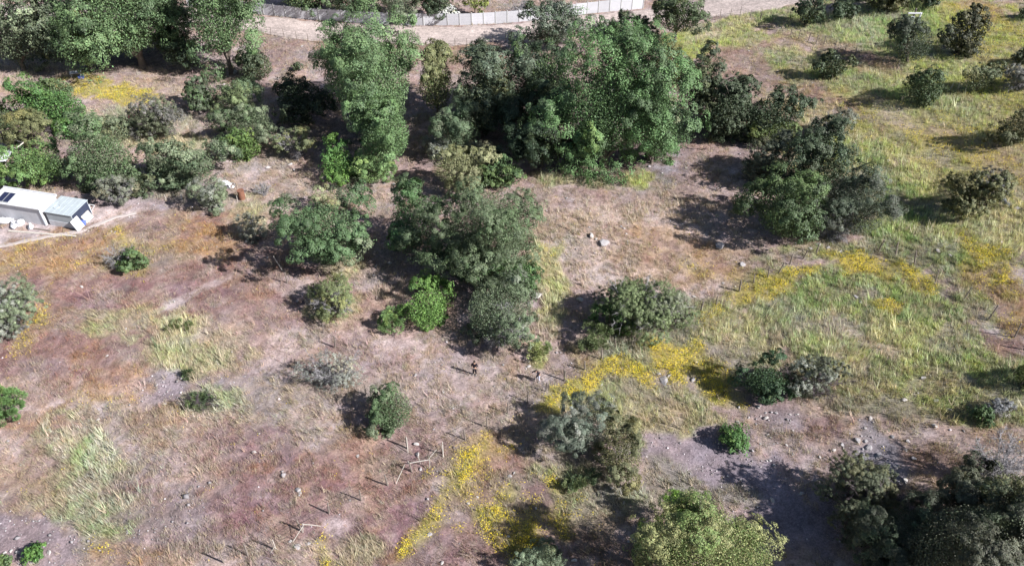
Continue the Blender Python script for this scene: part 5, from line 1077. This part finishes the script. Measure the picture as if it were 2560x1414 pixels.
sc = [(1930+random.gauss(0,70), 1085+random.gauss(0,40)) for _ in range(26)]
for q_ in sc: stone(q_, random.uniform(.09, .2), "small pale stone in the rubble scattered over bare purple soil", random.random() < .7, "rubble stones on the bare purple soil")
for _ in range(22): stone((2190+random.gauss(0,45), 1145+random.gauss(0,34)), random.uniform(.10, .26), "grey rubble piece lying between the ledge boulders of the outcrop", False, "rubble pieces of the rock outcrop")
for _ in range(14): stone((1560+random.gauss(0,120), 560+random.gauss(0,50)), random.uniform(.12, .22), "small stone half hidden in straw of the clearing", random.random() < .5, "small stones in the straw clearing")

# ------------------------------------------------------------------ people
def skin(name, V, E, Rd, mat, parent, sub=1):
    me = bpy.data.meshes.new(name); me.from_pydata([tuple(map(float, v)) for v in V], E, []); me.update()
    o = bpy.data.objects.new(name, me); COL.objects.link(o)
    mod = o.modifiers.new("skin", 'SKIN'); ss = o.modifiers.new("sub", 'SUBSURF'); ss.levels = sub; ss.render_levels = sub
    for i, sv in enumerate(me.skin_vertices[0].data):
        r = Rd[i]; sv.radius = r if isinstance(r, tuple) else (r, r); sv.use_root = (i == 0)
    dg = bpy.context.evaluated_depsgraph_get(); ev = o.evaluated_get(dg); m2 = bpy.data.meshes.new_from_object(ev)
    o.modifiers.clear(); o.data = m2; bpy.data.meshes.remove(me)
    m2.materials.clear(); m2.materials.append(mat); m2.polygons.foreach_set("use_smooth", [True] * len(m2.polygons)); o.parent = parent
    return o
def person(px, rz, label, J, top_m, leg_m, shorts, held=None):
    p = at(*px); root = empty("person", (p[0], p[1], float(hb(p[0], p[1])) + .01), label, "person", "walkers on the land", rz)
    names = ['pelvis','waist','chest','neck','head0','head1']
    V = [J[n] for n in names]; E = [(0, 1), (1, 2), (2, 3), (3, 4), (4, 5)]; Rd = [(.145, .11), (.135, .10), (.16, .105), .055, (.078, .09), (.07, .082)]
    idx = {n: i for i, n in enumerate(names)}
    def chain(prev, pts, rads):
        k = prev
        for q, r_ in zip(pts, rads):
            V.append(q); Rd.append(r_); E.append((k, len(V) - 1)); k = len(V) - 1
        return k
    for s in 'lr':
        chain(0, [J['hip' + s], J['knee' + s], J['ankle' + s], J['toe' + s]], [.095, .062, .042, .04])
        h = chain(2, [J['sho' + s], J['elb' + s], J['wri' + s]], [.058, .043, .028])
        w = np.array(J['wri' + s]); d = unit((w - np.array(J['elb' + s]))[None])[0]; side = unit(np.cross(d, [0, 0, 1.])[None])[0]; up = np.cross(side, d)
        palm = chain(h, [w + d * .07], [.026])
        for f, L in ((-.028, .062), (-.009, .074), (.010, .070), (.028, .055)):
            b = w + d * .10 + side * f
            chain(palm, [b, b + d * L * .55 - up * .012, b + d * L * .85 - up * .035], [.009, .0085, .007])
        tb = w + d * .04 + side * (-.035 if s == 'l' else .035)
        chain(palm, [tb, tb + d * .035 + side * (-.015 if s == 'l' else .015) - up * .015], [.010, .008])
    skin("body", V, E, Rd, M_SKIN, root)
    # shirt, lower garment, shoes, hair with face features
    a = lambda n: np.array(J[n])
    Vt = [a('waist') * .1 + a('pelvis') * .9 - np.array([0, 0, .02]), a('waist'), a('chest'), a('chest') * .35 + a('neck') * .65]; Rt = [(.172, .135), (.16, .125), (.182, .13), (.085, .08)]; Et = [(0, 1), (1, 2), (2, 3)]
    for s in 'lr':
        n0 = len(Vt); Vt += [a('sho' + s), a('elb' + s), a('elb' + s) * .3 + a('wri' + s) * .7]; Rt += [.078, .062, .05]; Et += [(2, n0), (n0, n0 + 1), (n0 + 1, n0 + 2)]
    skin("shirt", Vt, Et, Rt, top_m, root)
    Vl = [a('pelvis') * .5 + a('waist') * .5, a('pelvis') - np.array([0, 0, .03])]; Rl = [(.168, .13), (.165, .128)]; El = [(0, 1)]
    for s in 'lr':
        n0 = len(Vl); e = (a('hip' + s) * .35 + a('knee' + s) * .65) if shorts else a('knee' + s)
        Vl += [a('hip' + s), e]; Rl += [.112, .09]; El += [(1, n0), (n0, n0 + 1)]
        if not shorts: Vl += [a('ankle' + s) + np.array([0, 0, .03])]; Rl += [.068]; El += [(n0 + 1, n0 + 2)]
    skin("shorts" if shorts else "trousers", Vl, El, Rl, leg_m, root)
    for s in 'lr':
        an = a('ankle' + s); to = a('toe' + s)
        MB().blob((an + to) / 2 + np.array([0, 0, -.01]), (.055, .14, .05), 10, 7).build("shoe", M_SHOE, root, 0, True)
    hd = a('head0') * .4 + a('head1') * .6; hv = unit((a('head1') - a('head0'))[None])[0]
    fwd = np.array([0, -1., 0])
    MB().blob(hd + hv * .045 - fwd * .028, (.098, .105, .105), 14, 9, .03, 2).build("hair", M_HAIR, root, 0, True)
    f0 = hd + fwd * .088 - hv * .02
    MB().blob(f0 - hv * .03 + fwd * .012, (.014, .02, .026), 8, 6).build("nose", M_SKIN, root, 0, True)
    for s in (-1, 1):
        MB().blob(f0 + np.array([s * .032, 0, 0]), (.013, .008, .008), 8, 6).build("eye", M_HAIR, root, 0, True)
        MB().blob(hd + np.array([s * .083, .01, -.02]), (.012, .022, .034), 8, 6).build("ear", M_SKIN, root, 0, True)
    MB().blob(f0 - hv * .072, (.024, .008, .007), 8, 6).build("mouth", M_RUST, root, 0, True)
    return root
J1 = dict(pelvis=(0,0,.93), waist=(0,.01,1.08), chest=(0,.01,1.30), neck=(0,0,1.47), head0=(0,-.01,1.55), head1=(0,-.015,1.66),
  hipl=(.09,0,.86), kneel=(.11,-.03,.48), anklel=(.12,.03,.08), toel=(.13,-.12,.04), hipr=(-.09,0,.86), kneer=(-.11,-.01,.48), ankler=(-.13,.04,.08), toer=(-.15,-.10,.04),
  shol=(.20,.01,1.39), elbl=(.27,.03,1.12), wril=(.12,-.22,1.16), shor=(-.20,.01,1.39), elbr=(-.27,.03,1.12), wrir=(-.12,-.22,1.16))
w1 = person((1187, 936), -.25, "person in dark clothes standing alone on open ground, hands held before chest", J1, M_DARK, M_DARK, False)
J2 = dict(pelvis=(0,.10,.90), waist=(0,.04,1.04), chest=(0,-.10,1.22), neck=(0,-.23,1.33), head0=(0,-.30,1.37), head1=(0,-.37,1.45),
  hipl=(.09,.09,.84), kneel=(.12,-.02,.47), anklel=(.15,.08,.08), toel=(.17,-.06,.04), hipr=(-.09,.09,.84), kneer=(-.16,-.05,.47), ankler=(-.22,-.02,.08), toer=(-.26,-.15,.04),
  shol=(.19,-.13,1.28), elbl=(.26,-.22,1.02), wril=(.16,-.38,.86), shor=(-.19,-.13,1.28), elbr=(-.30,-.34,1.10), wrir=(-.26,-.56,1.00))
w2 = person((1345, 952), -1.1, "person in black top and pale trousers bending forward near the stones", J2, M_DARK, M_PALEB, False)
c1 = w1.matrix_basis @ Vector((0, -.325, 1.155)); root = empty("remote_control", c1, "small grey remote control held by the lone standing person", "remote control", rz=-.25)
MB().box((0, 0, 0), (.17, .09, .04)).build("casing", M_SHOE, root, .01)
for s in (-1, 1): MB().tube([(s * .05, -.02, .02), (s * .05, -.02, .055)], .008, 6).build("stick", M_DARK, root)
